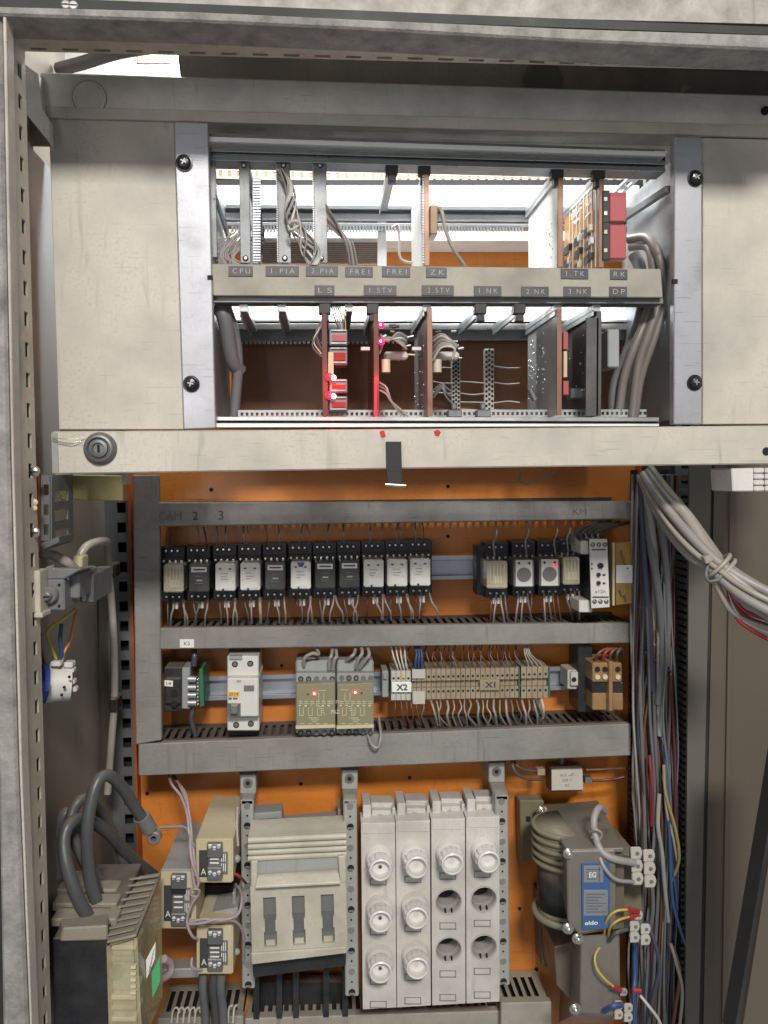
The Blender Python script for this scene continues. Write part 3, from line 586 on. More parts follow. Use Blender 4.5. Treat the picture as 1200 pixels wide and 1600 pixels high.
for i in range(7):
    wire([(593,522+i*5,.71),(606,533-i,.702),(622+i*2,520+i*4,.70),(636-i,527+i*3,.705)],.0011,['grey','greydk','white','greydk','grey','beige','grey'][i],'wire curled beside the pink lamps of the card marked 1.STV','wires beside the 1.STV card',n=6)
for i in range(3): wire([(593,598+i*6,.712),(604,606+i*5,.707),(612,628,.707),(628+i*5,650,.71)],.0011,['grey','greydk','beige'][i],'wire drooping low beside the card marked 1.STV','low wires beside the 1.STV card',n=6)
t,a,c=card(671,480,650,M['copper'],M['pcbgrey'],'grey card marked 2.STV with a copper coloured edge'); dots(t,a,c,30,M['solder'],8,.0009,zone=(.1,1,.1,.95))
clutter(680,t)
for i in range(8):
    wire([(677,528+i*5,.71),(690,522+i*3,.702),(703+i,530+i*2,.70),(714-i,540+i*3,.705)],.0011,['grey','white','greydk','grey','greydk','beige','grey','white'][i],'wire coiled at the right of the card marked 2.STV','wires beside the 2.STV card',n=6)
for i in range(3): wire([(677,610+i*6,.712),(690,600+i*3,.707),(697,606+i*7,.707),(706,612+i*9,.71)],.0010,'greydk','dark wire low at the right of the card marked 2.STV','low wires beside the 2.STV card',n=6)
for i,(x0,x1,y0,y1) in enumerate(((706,719,558,642),(757,772,545,644))):
    b=MB(); p0=P(x0,y1,.80); p1=P(x1,y0,.80); b.box(p0.x,p1.x,.80,.806,p0.z,p1.z)
    t=single('socket_strip',b,M['termpale'],['shorter','taller'][i]+' beige perforated socket strip at the rear of the lower row','connector','pair of beige socket strips',bevel=.0006)
    b=MB(); n=13
    for k in range(n):
        for j in (0,1,2):
            x=p0.x+(p1.x-p0.x)*(.2+.3*j); z=p0.z+(p1.z-p0.z)*(k+.3+.35*(j%2))/n; b.box(x-.0011,x+.0011,.7994,.8008,z-.0013,z+.0013)
    part('pin_hole',b,M['dark'],t,kind='stuff')
for i,y in enumerate((574,598,614,628,641)):
    for (x0,x1) in ((676,706),(719,757),(772,812)):
        if (i+x0)%5==4: continue
        wire([(x0,y+random.uniform(-2,2),.80),((x0+x1)/2,y+random.uniform(-1,3),.803),(x1,y+1,.80)],.0008,'grey','grey wire running level between the beige socket strips','level wires behind the lower row',n=5)
for x in (700,745):
    b=MB(); b.pb(x,640,x+22,652,.712,.722); b.pb(x+6,630,x+14,640,.712,.720); single('guide_foot',b,M['galvd'],('left' if x==700 else 'right')+' grey card guide foot on the bottom rail under the empty slots','guide foot','guide feet on the bottom rail',bevel=.001)
t,a,c=card(874,482,648,M['copper'],M['pcbgrey'],'broad grey card with solder dots at the right of the lower row, marked 3.NK'); dots(t,a,c,46,M['solder'],18,.0012,zone=(.3,1,.15,.85))
b=MB(); b.cyl(P(828,608,.75),P(836,625,.75),.003,n=12); part('capacitor',b,M['galvd'],t)
b=MB(); b.pb(880,518,888,546,.712,.74); b.mat(1); b.pb(880,548,887,590,.712,.74); b.mat(0); b.pb(880,595,889,617,.712,.74); part('plug',b,[M['red'],M['yellowed']],t,bevel=.0006)
t,a,c=card(936,486,650,M['darkcard'],M['darkcard'],'dark card at the right end of the lower row'); dots(t,a,c,14,M['solder'],28,.0012,zone=(.2,1,.2,.9))
b=MB(); b.box(a.x-.012,a.x,.704,.707,c.z,a.z-.006); part('face_strip',b,M['darkcard'],t,bevel=.0004)
b=MB(); b.pb(892,606,918,622,.745,.76); part('plug',b,M['rail'],t,bevel=.001)
b=MB(); b.pb(950,514,968,574,.72,.75); single('relay_block',b,M['relaybase'],'small pale grey box right of the dark card in the lower row','box',bevel=.001)
# ================================================================ ducts, rails and devices on the plate
DF=.885
def duct(name_lab, quad, slots=None, d0=DF, m='duct', text_=None, seg=None):
    c=P(sum(p[0] for p in quad)/4,sum(p[1] for p in quad)/4,.95); t=thing('wiring_duct',name_lab,'duct',(c.x,.95,c.z),'grey wiring ducts on the orange plate')
    b=MB(); b.prism(quad,d0,d0+.010); part('cover_or_glare_sheet',b,M[m],t,bevel=.0012)
    return t
def duct_h(lab, x0,x1,yt0,yt1,yb0,yb1):
    t=duct(lab,[(x0,yt0),(x1,yt1),(x1,yb1),(x0,yb0)])
    for (xa,ya,xb,yb,s) in ((x0,yt0,x1,yt1,-1),(x0,yb0,x1,yb1,1)):
        a=P(xa,ya,DF)+Vector((.002,0,s*.003)); c=P(xb,yb,DF)+Vector((-.002,0,s*.003))
        b=MB(); b.ladder(a+Vector((0,.010,0)),c+Vector((0,.010,0)),(0,.057,0),(0,0,.0015),.0095,.0045,.16,.2); part('slotted_wall',b,M['ductdk'],t,kind='stuff')
    a=P(x0,(yt0+yb0)/2,DF); c=P(x1,(yt1+yb1)/2,DF)
    b=MB(); h=px2m(abs(yb0-yt0)/2-2,DF); zc=(a.z+c.z)/2; b.box(a.x+.004,c.x-.004,.945,.951,zc-h,zc+h); part('duct_floor',b,M['ductdk'],t)
    return t
d1=duct_h('topmost grey wiring duct with faint marker numbers, shaded by the cream bar',246,990,785,783,823,811)
for s_,x,y,h in (('CAM',266,806,13),('2',305,806,13),('3',345,805,14)): text(s_,x,y,DF-.0008,h,M['ink'] if s_!='CAM' else M['inkfaint'],d1,34 if s_=='CAM' else 8,name='marker_lettering',bold=0)
text('KM',906,799,DF-.0008,9,M['inkfaint'],d1,22,name='marker_lettering')
d2=duct_h('second grey wiring duct, with a small white sticker at its left end',250,990,982,973,1015,1005)
b=MB(); b.pb(281,999,303,1012,DF-.001,DF); part('sticker',b,M['white'],d2); text('K5',292,1005.5,DF-.0013,6,M['ink'],d2,9)
d3=duct_h('lowest and widest grey wiring duct, dusty and blotched, above the fuses',216,986,1163,1131,1213,1181)
dl=duct('upright grey wiring duct down the left edge of the orange plate',[(207,742),(248,742),(252,1157),(212,1164)],d0=.884)
b=MB(); b.ladder(P(209,742,.895),P(213,1160,.895),(0,.055,0),(.0015,0,0),.0095,.0045,.16,.2); part('slotted_wall',b,M['ductdk'],dl,kind='stuff')
for (px,y0,y1) in ((978,742,1600),(1003,742,1600)):
    pass
# right-hand vertical duct, cover off, teeth standing
tr=thing('wiring_duct','upright black slotted duct right of the plate, open and full of wires','duct',(X(1010,.95),.95,CZ-.75))
for px in (988,1046):
    a=P(px,740,.94); c=P(px,1640,.94); b=MB(); n=86
    for i in range(n):
        z=c.z+(a.z-c.z)*i/n; b.box(a.x-.0008,a.x+.0008,.893,.945,z,z+.0055); b.box(a.x-.0022,a.x+.0022,.889,.893,z+.0005,z+.005)
    part('duct_teeth',b,M['galvd'] if px>1000 else M['black'],tr,kind='stuff')
b=MB(); b.box(X(988,.945),X(1046,.945),.944,.951,zb,CZ-.0); part('duct_floor',b,M['dark'],tr)

def rail(lab,x0,x1,yc):
    a=P(x0,yc,.93); c=P(x1,yc,.93); k=px2m(1,.93); t=thing('mounting_rail',lab,'mounting rail',((a.x+c.x)/2,.945,a.z-20*k),'steel mounting rails')
    b=MB(); z=(a.z+c.z)/2
    b.box(a.x,c.x,.930,.9315,z+12*k,z+19*k); b.box(a.x,c.x,.930,.9315,z-19*k,z-13*k); part('rail_lip',b,M['rail'],t,kind=None)
    b=MB(); b.box(a.x,c.x,.9375,.939,z-13*k,z+13*k); part('rail_web',b,M['rail'],t)
    b=MB(); b.box(a.x,c.x,.9316,.9374,z+11*k,z+12*k); b.box(a.x,c.x,.9316,.9374,z-14*k,z-13*k); part('rail_side',b,M['galvd'],t,kind='stuff')
rail('upper steel mounting rail holding the two rows of plug-in relays',258,990,888)
rail('lower steel mounting rail holding the breaker and the terminal strip',262,912,1068)

# ---- plug-in relays
def relay(i,x,y,kind,lab,grp,w_=31,h=43,round_=False):
    """socket 38 px wide on the rail, relay body in the middle, wires below"""
    d=.898; t=thing('plug_in_relay',lab,'relay',P(x,y+45,.93),grp)
    b=MB(); b.pb(x-18.5,y-50,x+18.5,y+36,.905,.93); b.pb(x-18.5,y-32,x+18.5,y-22,.897,.906); b.pb(x-17.5,y+20,x+17.5,y+36,.899,.906)
    part('socket',b,M['navy'],t,bevel=.0006)
    for k in range(4):
        for (yy,dd) in ((-27,.8968),)+(((-43,.9048),) if k<3 else ()):
            inst('terminal_screw',TSCREW,P(x-14+k*9.2+(3 if yy<-30 else 0),y+yy,dd),t)
    for k in range(3):
        inst('terminal_screw',TSCREW,P(x-10+k*10,y+29,.8988),t)
    f=.866; x0,x1,y0,y1=x-w_/2+1,x+w_/2+1,y-h/2,y+h/2
    body={'silver':'relaysilver','dark':'relaydark','grey':'relaydark','clear':'relayclear','round':'relaygrey','bigsilver':'relaysilver'}[kind]
    b=MB(); b.pb(x0,y0,x1,y1,f,.905); c=part('case',b,M[body],t,bevel=.0012,seg=2)
    def on(nm,a0,b0,a1,b1,m,dd=.0004):
        q=MB(); q.pb(x+a0+1,y+b0,x+a1+1,y+b1,f-dd,f+.0005); return part(nm,q,M[m],c)
    if kind in('silver','bigsilver'):
        on('face_plate',-11,-19,12,20,'relaysilver'); on('label_strip',-8,9,10,17,'white',.0009); on('print_line',-7,-6,(i*5)%7+1,-5.2,'relaygrey',.0007); on('print_line',-7,-1,(i*3)%6+3,-.2,'relaygrey',.0007); on('print_line',-7,3,(i*7)%5,3.7,'relaygrey',.0007)
        for q in (-8,7): on('window',q-2,-14,q+2,-12,'black',.0009)
        on('key_notch',-5,18,-2,22,'black',.001)
    elif kind in('dark','grey'):
        on('label_strip',-12,-17,12,-9,'white'); on('print_line',-9,-14,9,-12,'black',.0008)
        on('print_line',-6,-3,6,-2,'relaygrey'); on('print_line',-4,3,5,5,'galv',.0006); on('print_line',-6,8,7,9,'relaygrey')
    elif kind=='clear':
        for k in range(5): 
            q=MB(); xx=x-9+k*5; q.cyl(P(xx-1+k*.4,y-15,f-.0012),P(xx,y+14,f-.0004),.0009,n=6); part('contact_spring',q,M['ivory'],c)
        on('inner_block',-7,2,8,14,'ivory',.0003)
    elif kind=='round':
        on('face_plate',-13,-21,13,20,'whiteplastic')
        q=MB(); q.disc(x+1,y+2,f-.0014,11.5,.002,24); part('dial',q,M['relaygrey'],c)
        for s in (-8,8):
            q=MB(); q.disc(x+1+s,y-16,f-.001,2,.002,10); part('peg',q,M['black'],c)
    return t,f
kinds=['clear','dark','silver','silver','grey','silver','dark','dark','silver','silver','silver']
desc=dict(clear='clear cased relay with ivory contacts inside',dark='smoky dark relay with white top strip',grey='smoky dark relay with white top strip',silver='silver-fronted relay with a pale label strip')
xs=[270,310,351,390,429,469,507,545,583,620,656]; grp='plug-in relays in the left row'
for i,x in enumerate(xs):
    y=904-i*1.0
    lab=desc[kinds[i]]+', '+ORD[i]+' from the left in the long relay row'
    if i==5: lab='silver-fronted relay with a blue mark at its top in the long relay row'
    if i==0: lab='clear cased relay with ivory contacts at the left end of the long relay row'
    if i==10: lab='silver-fronted relay at the right end of the long row, beside the bare rail'
    t,f=relay(i,x,y,kinds[i],lab,grp)
    if i==5:
        q=MB(); q.prism([(x-5,y-20),(x+7,y-20),(x+4,y-13),(x-2,y-13)],f-.0016,f); part('blue_mark',q,M['bluelab'],t)
    q=MB(); q.pb(x-1,y+37,x+3,y+48,.895,.900); q.pb(x+4,y+37,x+8,y+48,.895,.900); part('ferrule',q,M['whiteplastic'],t,bevel=.0005)
    rnd=random.Random(i*5+1)
    for k,(dx,c0) in enumerate(((2,rnd.choice(['grey','lilac','greydk'])),(15,rnd.choice(['grey','beige','grey'])),(17,rnd.choice(['grey','beige','lilac'])),(-8,rnd.choice(['maroon','greydk','navy'])))):
        if k==2 and i%3==1: continue
        e=rnd.uniform(-7,12)
        wire([(x+dx,y+33,.898),(x+dx+e*.3,y+46,.892),(x+dx+e,y+60,.894),(x+dx+e*1.1,y+74-i*.2,.905)],.00115 if k!=3 else .0009,c0,['straight','bent','thin','dark'][k]+' wire dropping from the '+ORD[i]+' relay of the long row into the duct','wires under the long relay row',n=6)
    for k in range(2):
        xx=x+rnd.uniform(-14,14); cc=rnd.choice(['greydk','greydk','maroon','greydk'])
        wire([(xx,y-46,.903),(xx+rnd.uniform(-3,3),y-62,.90),(xx+rnd.uniform(-5,5),824-i*.8,.91)],.0006 if k else .001,cc,('thicker' if k==0 else 'thin')+' wire rising from the '+ORD[i]+' relay of the long row to the duct','wires over the long relay row',n=5)
gr='relays of the short right-hand group'
RX2=[(776,898,'clear','clear cased relay at the left end of the short right-hand group'),(818,896,'round','white-faced relay with a grey dial and no lamp, second in the right-hand group'),(858,895,'round','white-faced relay with a grey dial and a lit red lamp'),(892,892,'clear','clear cased relay close against the pale timer module')]
for i,(x,y,k_,lab) in enumerate(RX2):
    t,f=relay(20+i,x,y,k_,lab,gr,32 if i<3 else 26)
    if i==2:
        q=MB(); q.ball(P(x+10,y-12,f-.002),.0016,10); part('lamp',q,M['led'],t)
    q=MB(); q.pb(x-6,y+36,x-2,y+46,.895,.900); q.pb(x+1,y+36,x+5,y+46,.895,.900); part('ferrule',q,M['whiteplastic'],t,bevel=.0005)
    rnd=random.Random(i+90)
    for k in range(4):
        dx=-8+k*7; e=rnd.uniform(-4,8); cc=['brown','lilac','beige','greydk','brown'][(i+k)%5]
        wire([(x+dx,y+32,.898),(x+dx+e*.3,y+46,.892),(x+dx+e,y+60,.893),(x+dx+e*1.6,y+76,.905)],.0012,cc,ORD[k]+' wire from the left under the '+ORD[i]+' relay of the right-hand group','wires under the right-hand relays',n=6)
    xx=x+[-3,5,10,-4][i]; wire([(xx,y-30,.896),(xx-2,y-50,.893),(xx+3,y-64,.90),(xx+1,813,.91)],.0012,'grey','grey wire rising above the '+ORD[i]+' relay of the right-hand group','wires over the right-hand relays',n=6)
b=MB(); b.pb(745,853,758,930,.905,.93); single('socket_end',b,M['navy'],'dark end piece of the relay sockets beside the bare rail','socket',bevel=.0008)
# pale timer module
t=thing('timer_module','pale grey timer module with three black adjusting knobs beside the short relay group','timer',P(935,955,.93))
b=MB(); b.hexa([(921,842),(949,842),(953,949),(924,951)],.855,[(898,846),(940,846),(944,948),(900,950)],.93); part('housing',b,M['black'],t,bevel=.0006)
b=MB(); b.prism([(921,842),(949,842),(953,949),(924,951)],.8535,.8555); fp=part('face',b,M['whiteplastic'],t,bevel=.0006)
b=MB(); b.pb(908,845,922,866,.862,.90); part('clip_side',b,M['whiteplastic'],t,bevel=.001); b=MB(); b.pb(905,938,926,957,.862,.90); part('clip_side',b,M['whiteplastic'],t,bevel=.001)
b=MB(); b.pb(914,828,937,843,.875,.90); b.pb(899,834,912,852,.88,.91); part('terminal_cover',b,M['relaybase'],t,bevel=.001)
for k in range(3): inst('terminal_screw',TSCREW,P(926+k*9.5,851,.8533),t); inst('terminal_screw',TSCREW,P(929+k*9.2,940,.8533),t)
for px,py,rx in ((939,884,4.6),(936,898,3.2),(936,911,3.2)):
    b=MB(); b.disc(px,py,.8505,rx,.004,16); part('knob',b,M['black'],t)
b=MB(); b.pb(925,858,947,860,.8528,.854); b.pb(926,932,951,934,.8528,.854); b.pb(924,880,926,883,.8528,.854); b.pb(924,887,926,890,.8528,.854); b.pb(942,897,946,900,.8528,.854); b.pb(942,910,946,913,.8528,.854); part('print_mark',b,M['ink'],fp,kind='stuff')
text('a12n',938,924,.853,5,M['inkfaint'],fp,17)
# amber module
t=thing('amber_module','amber translucent plug module with a white label at the right end of the relay rail','relay',P(970,945,.93))
b=MB(); b.hexa([(960,848),(986,846),(988,943),(962,946)],.875,[(956,850),(980,848),(982,942),(958,945)],.93); part('case',b,M['amber'],t,bevel=.001)
b=MB(); b.pb(963,883,988,911,.8735,.8755); part('label',b,M['white'],t)
b=MB(); b.disc(981,888,.873,1.3,.001,8); part('hole',b,M['dark'],t)
for px,py in ((970,862),(974,873),(968,922),(975,930)):
    b=MB(); b.cyl(P(px,py,.8735),P(px+3,py+10,.8742),.0012,n=8); part('contact',b,M['copper'],t)
b=MB(); b.pb(957,848,960.5,946,.870,.93); part('rib',b,M['yellowed'],t)
for i in range(4): wire([(905+i*9,842,.88),(900+i*10,832,.87),(915+i*12,824,.875),(940+i*14,816,.90)],.0022,'cableblack','dark cable arching over the pale timer module','dark cables over the timer module',n=7)

# ================================================================ second rail
t=thing('terminal_block','black terminal block with a white number tag at the left end of the lower rail','terminal block',P(272,1112,.93))
b=MB(); b.pb(256,1043,284,1112,.892,.93); b.pb(258,1060,282,1100,.886,.90); part('body',b,M['black'],t,bevel=.001)
b=MB(); b.prism([(257,1063),(270,1064),(270,1073),(257,1072)],.8845,.886); part('tag',b,M['white'],t); text('14',263.5,1068,.884,5,M['ink'],t,7)
for y in (1084,1100):
    b=MB(); b.disc(272,y,.8848,5,.002,12); part('screw_well',b,M['dark'],t)
t=thing('diode_board','small green circuit board with silver parts standing on the lower rail','circuit board',P(305,1106,.93))
b=MB(); b.prism([(311,1046),(317,1044),(319,1103),(312,1105)],.885,.93); part('board',b,M['green'],t,bevel=.0004)
b=MB(); b.pb(284,1043,297,1108,.892,.93); part('carrier',b,M['relaybase'],t,bevel=.001)
for y in (1057,1070,1082,1094):
    b=MB(); b.cyl(P(294,y+4,.889),P(307,y+4,.889),px2m(5,.889),n=12); part('component',b,M['galv'],t)
b=MB()
for k in range(8): b.ball(P(309,1062+k*5.5,.884),.0014,6)
part('solder_point',b,M['solder'],t,kind='stuff')
wire([(303,1040,.90),(304,1024,.90),(303,1014,.91)],.0035,'navy','dark blue wire rising from the green board into the duct',n=8)
wire([(302,1106,.90),(299,1124,.90),(306,1150,.905)],.003,'cableblack','dark wire hanging below the green board',n=8)
# breaker
t=thing('circuit_breaker','grey two-pole circuit breaker with a yellow label on the lower rail','circuit breaker',P(380,1143,.93))
b=MB(); b.pb(355,1025,404,1060,.880,.93); b.pb(355,1120,405,1142,.880,.93); b.pb(355,1060,404,1120,.866,.93); part('body',b,M['whiteplastic'],t,bevel=.0012)
for px,py in ((367,1038),(391,1037),(369,1133),(392,1131)):
    b=MB(); b.disc(px,py,.8795,4.8,.002,16); w_=part('screw_well',b,M['dark'],t); b=MB(); b.disc(px,py,.8790,3.2,.001,12); part('screw',b,M['galvd'],w_)
b=MB(); b.pb(381,1071,397,1080,.8653,.867); part('window',b,M['relaygrey'],t)
b=MB(); b.pb(355.5,1081,374,1088,.8653,.867); lbp=part('yellow_label',b,M['yellow'],t); text('2F14',365,1084.5,.8650,4.5,M['ink'],lbp,14)
b=MB(); b.pb(357,1090,362,1093,.8655,.867); b.mat(1); b.pb(364,1090,371,1093,.8655,.867); part('print_mark',b,[M['green'],M['redink']],t)
b=MB(); b.pb(355,1099,376,1119,.8655,.867); part('switch_recess',b,M['galvd'],t)
b=MB(); b.pb(360,1102,371,1116,.857,.868); part('switch_toggle',b,M['relaygrey'],t,bevel=.001)
b=MB(); b.pb(358,1025,378,1030,.877,.885); b.pb(370,1063,377,1066,.8655,.867); part('clip',b,M['relaybase'],t)
b=MB(); b.pb(357,1015,404,1026,.905,.93); part('wire_entry',b,M['black'],t,bevel=.001); b=MB(); b.pb(357,1142,404,1152,.905,.93); part('wire_entry',b,M['black'],t,bevel=.001)
# olive timer relays
for i,(x0,x1) in enumerate(((462,525),(526,585))):
    t=thing('timer_relay',['left','right'][i]+'-hand olive timer relay with a glowing red lamp and pale printed diagrams','relay',P((x0+x1)/2,1158,.93),'pair of olive timer relays')
    b=MB(); b.pb(x0,1052,x1-1,1146,.880,.93); part('body',b,M['relaybase'],t,bevel=.001)
    b=MB(); b.pb(x0,1032,x1-1,1056,.892,.93); b.pb(x0+4,1144,x1-5,1158,.892,.93); part('terminal_housing',b,M['relaybase'],t,bevel=.002)
    b=MB(); b.prism([(x0+1,1070),(x1-2,1067),(x1-1,1136),(x0+1,1138)],.8655,.882); fc=part('face',b,M['olive'],t,bevel=.0006)
    b=MB(); b.prism([(x0,1134),(x1-1,1132),(x1-1,1137),(x0,1139)],.8645,.868); part('face_edge',b,M['yellowed'],fc)
    for k in range(5):
        for yy in (1061,1145):
            px=x0+8+k*(x1-x0-14)/4
            b=MB(); b.disc(px,yy-i*1.5,.8792,4.2,.002,14); wl=part('screw_well',b,M['dark'] if (k*3+yy+i)%4<2 else M['galvd'],t)
            b=MB(); b.disc(px,yy-i*1.5,.8789,2.7,.001,10); part('screw',b,M['galvd'],wl)
    lx=[491,555][i]; ly=[1084,1082][i]
    b=MB(); b.ball(P(lx,ly,.864),.0022,12); part('lamp',b,M['led'],t); b=MB(); b.ball(P(lx,ly,.8625),.0013,10); part('lamp_core',b,M['ledcore'],t)
    b=MB(); b.disc(lx-10+20*i,ly+1,.8650,1.6,.001,8); part('unlit_lamp',b,M['cardred'],t)
    b=MB(); rnd=random.Random(40+i)
    def ln(a,b0,c,d_): b.pb(min(a,c)-.35,min(b0,d_)-.35,max(a,c)+.35,max(b0,d_)+.35,.8650,.8656)
    for k in range(6):
        xx=x0+5+k*9; ln(xx,1096,xx+5,1096); ln(xx,1099,xx+6,1099); ln(xx,1102+rnd.random()*2,xx+3,1102)
    for k in range(3):
        xx=x0+6+k*14+i*3; yy=1106; ln(xx,yy,xx,yy+12); ln(xx+6,yy,xx+6,yy+12); ln(xx,yy+12,xx+6,yy+12)
    for k in range(5): ln(x0+35+k*2-i*18,1104+k*3,x0+42+k-i*18,1104+k*3)
    ln(x0+36,1079,x0+46,1079)if i==0 else ln(x0+6,1078,x0+18,1078)
    for xx in ((x0+36,x0+44) if i==0 else (x0+13,x0+21)): ln(xx,1083,xx,1095)
    ln(x0+20,1122,x0+34,1122); ln(x0+24,1125,x0+36,1125); ln(x0+26,1128,x0+33,1128); 
    for k in range(4): ln(x0+8+k*12,1131,x0+13+k*12,1131)
    part('print_line',b,M['print_'],fc,kind='stuff')
text('PILZ',524,1112,.8648,6,M['print_'],fc,13,name='print_lettering',bold=.02); text('Y 77',524,1097,.8648,5,M['print_'],fc,13,name='print_lettering')
for i,pts in enumerate(([(475,1040,.888),(476,1028,.882),(488,1021,.88),(498,1022,.885),(492,1008,.90)],[(514,1046,.888),(515,1030,.882),(518,1024,.882),(520,1008,.90)],[(520,1046,.888),(523,1030,.882),(526,1025,.884),(524,1008,.90)],[(541,1032,.89),(550,1025,.88),(554,1020,.885),(556,1008,.90)],[(556,1044,.888),(560,1030,.88),(566,1020,.88),(563,1006,.90)],[(562,1044,.888),(572,1030,.88),(577,1022,.88),(572,1006,.90)])):
    wire(pts,.0021,['relay','grey','grey','grey','grey','grey'][i] if 0 else 'grey','grey wire looping into the top of the olive timer relays, '+ORD[i]+' from the left','wires into the olive timer relays',n=8)
wire([(574,1146,.885),(580,1162,.875),(590,1168,.872),(595,1150,.875),(592,1122,.90)],.0016,'grey','pale wire looped in front of the lowest duct below the olive timer relays',n=7)
# terminal strip
def term_strip(lab, x0,x1,n,y0,y1,tilt,m,hole=True,dd=.893):
    t=thing('terminal_strip',lab,'terminal strip',P((x0+x1)/2,y1,.93),'terminal blocks on the lower rail')
    w_=(x1-x0)/n
    for k in range(n):
        xa=x0+k*w_; ty=tilt*k; b=MB(); b.k=0
        b.pb(xa+.4,y0+ty,xa+w_-.4,y0+ty+18,dd,.93); b.pb(xa+.4,y0+ty+18,xa+w_-.4,y1+ty-18,dd+.006,.93); b.pb(xa+.4,y1+ty-18,xa+w_-.4,y1+ty,dd,.93)
        b.mat(1)
        for yy in (y0+12+ty,y1-12+ty): b.disc(xa+w_/2,yy,dd-.0004,2.0,.001,8)
        part('terminal',b,[M[m],M['dark']],t)
    return t
b=MB(); b.pb(597,1048,607,1090,.90,.93); b.pb(599,1053,605,1062,.896,.92); single('end_clamp',b,M['relaybase'],'small dark clamp on the rail left of the X2 terminals','clamp',bevel=.001)
t=term_strip('short pale terminal strip with the white X2 plate',611,642,4,1048,1094,0,'termpale')
b=MB(); b.pb(612,1066,643,1082,.889,.892); xp2=part('marker_plate',b,M['white'],t,bevel=.0005); text('X2',628,1074,.8886,10,M['ink'],xp2,18,bold=.03)
b=MB(); b.disc(630,1057,.8924,3,.001,10); part('yellow_dot',b,M['yellow'],t)
t=term_strip('long beige terminal strip marked X1 in the middle of the lower rail',643,812,22,1046,1093,-.14,'terminal')
b=MB(); b.pb(750,1062,781,1079,.889,.892); xp1=part('marker_plate',b,M['terminal'],t,bevel=.0005); text('X1',766,1070,.8886,9,M['ink'],xp1,17,bold=.03)
b=MB(); b.pb(644,1046,664,1060,.890,.894); b.pb(645,1080,664,1100,.890,.894); part('bridge_bar',b,M['termpale'],t)
t=term_strip('short beige terminal strip with green end plates at the right',814,857,5,1042,1091,-.2,'terminal')
b=MB(); b.pb(857,1044,859.5,1089,.891,.93); part('end_plate',b,M['endgreen'],t); b=MB(); b.pb(810,1044,812.5,1091,.892,.93); part('end_plate',b,M['endgreen'],t)
rnd=random.Random(77)
for i in range(26):
    x=616+i*9.1+rnd.uniform(-2,2); cc=rnd.choice(['beige','grey','lilac','grey','beige','taupe']) if x>655 else 'brown'
    wire([(x,1092,.900),(x+rnd.uniform(-1,4),1102+rnd.uniform(0,5),.893-rnd.uniform(0,.006)),(x+rnd.uniform(-2,9),1118,.890),(x+rnd.uniform(-3,12),1134,.905)],rnd.choice([.0010,.0013,.0016]) if x>655 else .001,cc,'wire curving down from the terminal strips into the lowest duct','wires below the terminal strips',n=6)
b=MB(); _tc2=['brown','maroon','greydk']
for i in range(30):
    x=616+i*6.8+rnd.uniform(-2,2); b.mat(i%3); b.tube([(x,1048,.900),(x+rnd.uniform(-2,2),1036,.895),(x+rnd.uniform(-9,2),1024,.897),(x+rnd.uniform(-9,6),1007,.91)],.0007,5)
single('thin_wires',b,[W[c] for c in _tc2],'row of hair-thin dark wires rising from the terminal strips to the second duct','wires',kind='stuff')
for i in range(4): wire([(622+i*5,1048,.897),(620+i*5,1040,.893),(615+i*6,1026,.893),(611+i*7,1008,.90)],.0011,'white','pale wire fanning up from the X2 terminals','pale wires above the X2 plate',n=5)
for i in range(4): wire([(827+i*8,1046,.897),(824+i*6,1034,.893),(820+i*3,1022,.893),(819+i*2,1008,.90)],.0009,'beige','pale yellowish wire fanning up from the strip with green end plates','yellow wires above the green end plates',n=5)
for i in range(3): wire([(650+i*4,1050,.895),(649+i*5,1036,.888),(651+i*4,1022,.89),(648+i*3,1008,.90)],.0014,'blue','blue wire rising from the left end of the X1 strip','blue wires left of the X1 plate',n=6)
wire([(838,1093,.895),(841,1108,.893),(840,1126,.90)],.0018,'teal','teal wire under the right-hand terminal strip'); wire([(846,1093,.895),(849,1106,.89),(848,1122,.90)],.0018,'white','white wire under the right-hand terminal strip')
b=MB(); b.pb(887,1047,902,1077,.90,.93); b.pb(892,1050,904,1072,.895,.91); b.mat(1); b.disc(897,1062,.8945,4,.002,12); single('end_bracket',b,[M['termpale'],M['dark']],'beige end bracket alone on the bare rail right of the terminals','clamp',bevel=.001)
# contactor
t=thing('contactor','brown and black contactor at the right end of the lower rail','contactor',P(945,1112,.93))
b=MB(); b.pb(903,1008,926,1113,.895,.93); b.pb(925,1066,974,1083,.872,.93); part('coil_housing',b,M['black'],t,bevel=.001)
b=MB(); b.pb(926,1036,972,1066,.868,.93); b.pb(926,1083,974,1110,.872,.93); b.pb(952,1034,958,1112,.862,.90); part('body',b,M['brown'],t,bevel=.0012)
for px,py in ((934,1046),(946,1046),(966,1046),(934,1058),(946,1058),(966,1058)):
    b=MB(); b.disc(px,py,.866,4.2,.003,12); part('screw_well',b,M['dark'] if py<1050 else M['ivory'],t)
for i in range(4): wire([(930+i*11,1036,.88),(934+i*10,1022,.87),(950+i*7,1014,.875),(975,1020+i*3,.89)],.0018,['brown','red','brown','cableblack'][i],['brown wire lowest','red wire','brown wire highest','black wire'][i]+' curling over the brown contactor','wires over the brown contactor',n=6)
# bits below the cream bar
wire([(813,740,.75),(812,752,.76),(822,757,.76),(845,750,.755),(868,738,.745)],.0009,'greydk','thin wire loop dangling under the cream bottom bar')
t=thing('galvanised_bracket','yellow-green passivated bracket under the left end of the cream bar','bracket',P(140,785,.74))
b=MB(); b.prism([(85,741),(193,743),(193,783),(95,781)],.735,.75); part('channel',b,M['olivebr'],t,bevel=.0008)
b=MB(); b.prism([(190,740),(197,740),(197,757),(190,757)],.733,.75); part('lug',b,M['bracket'],t)
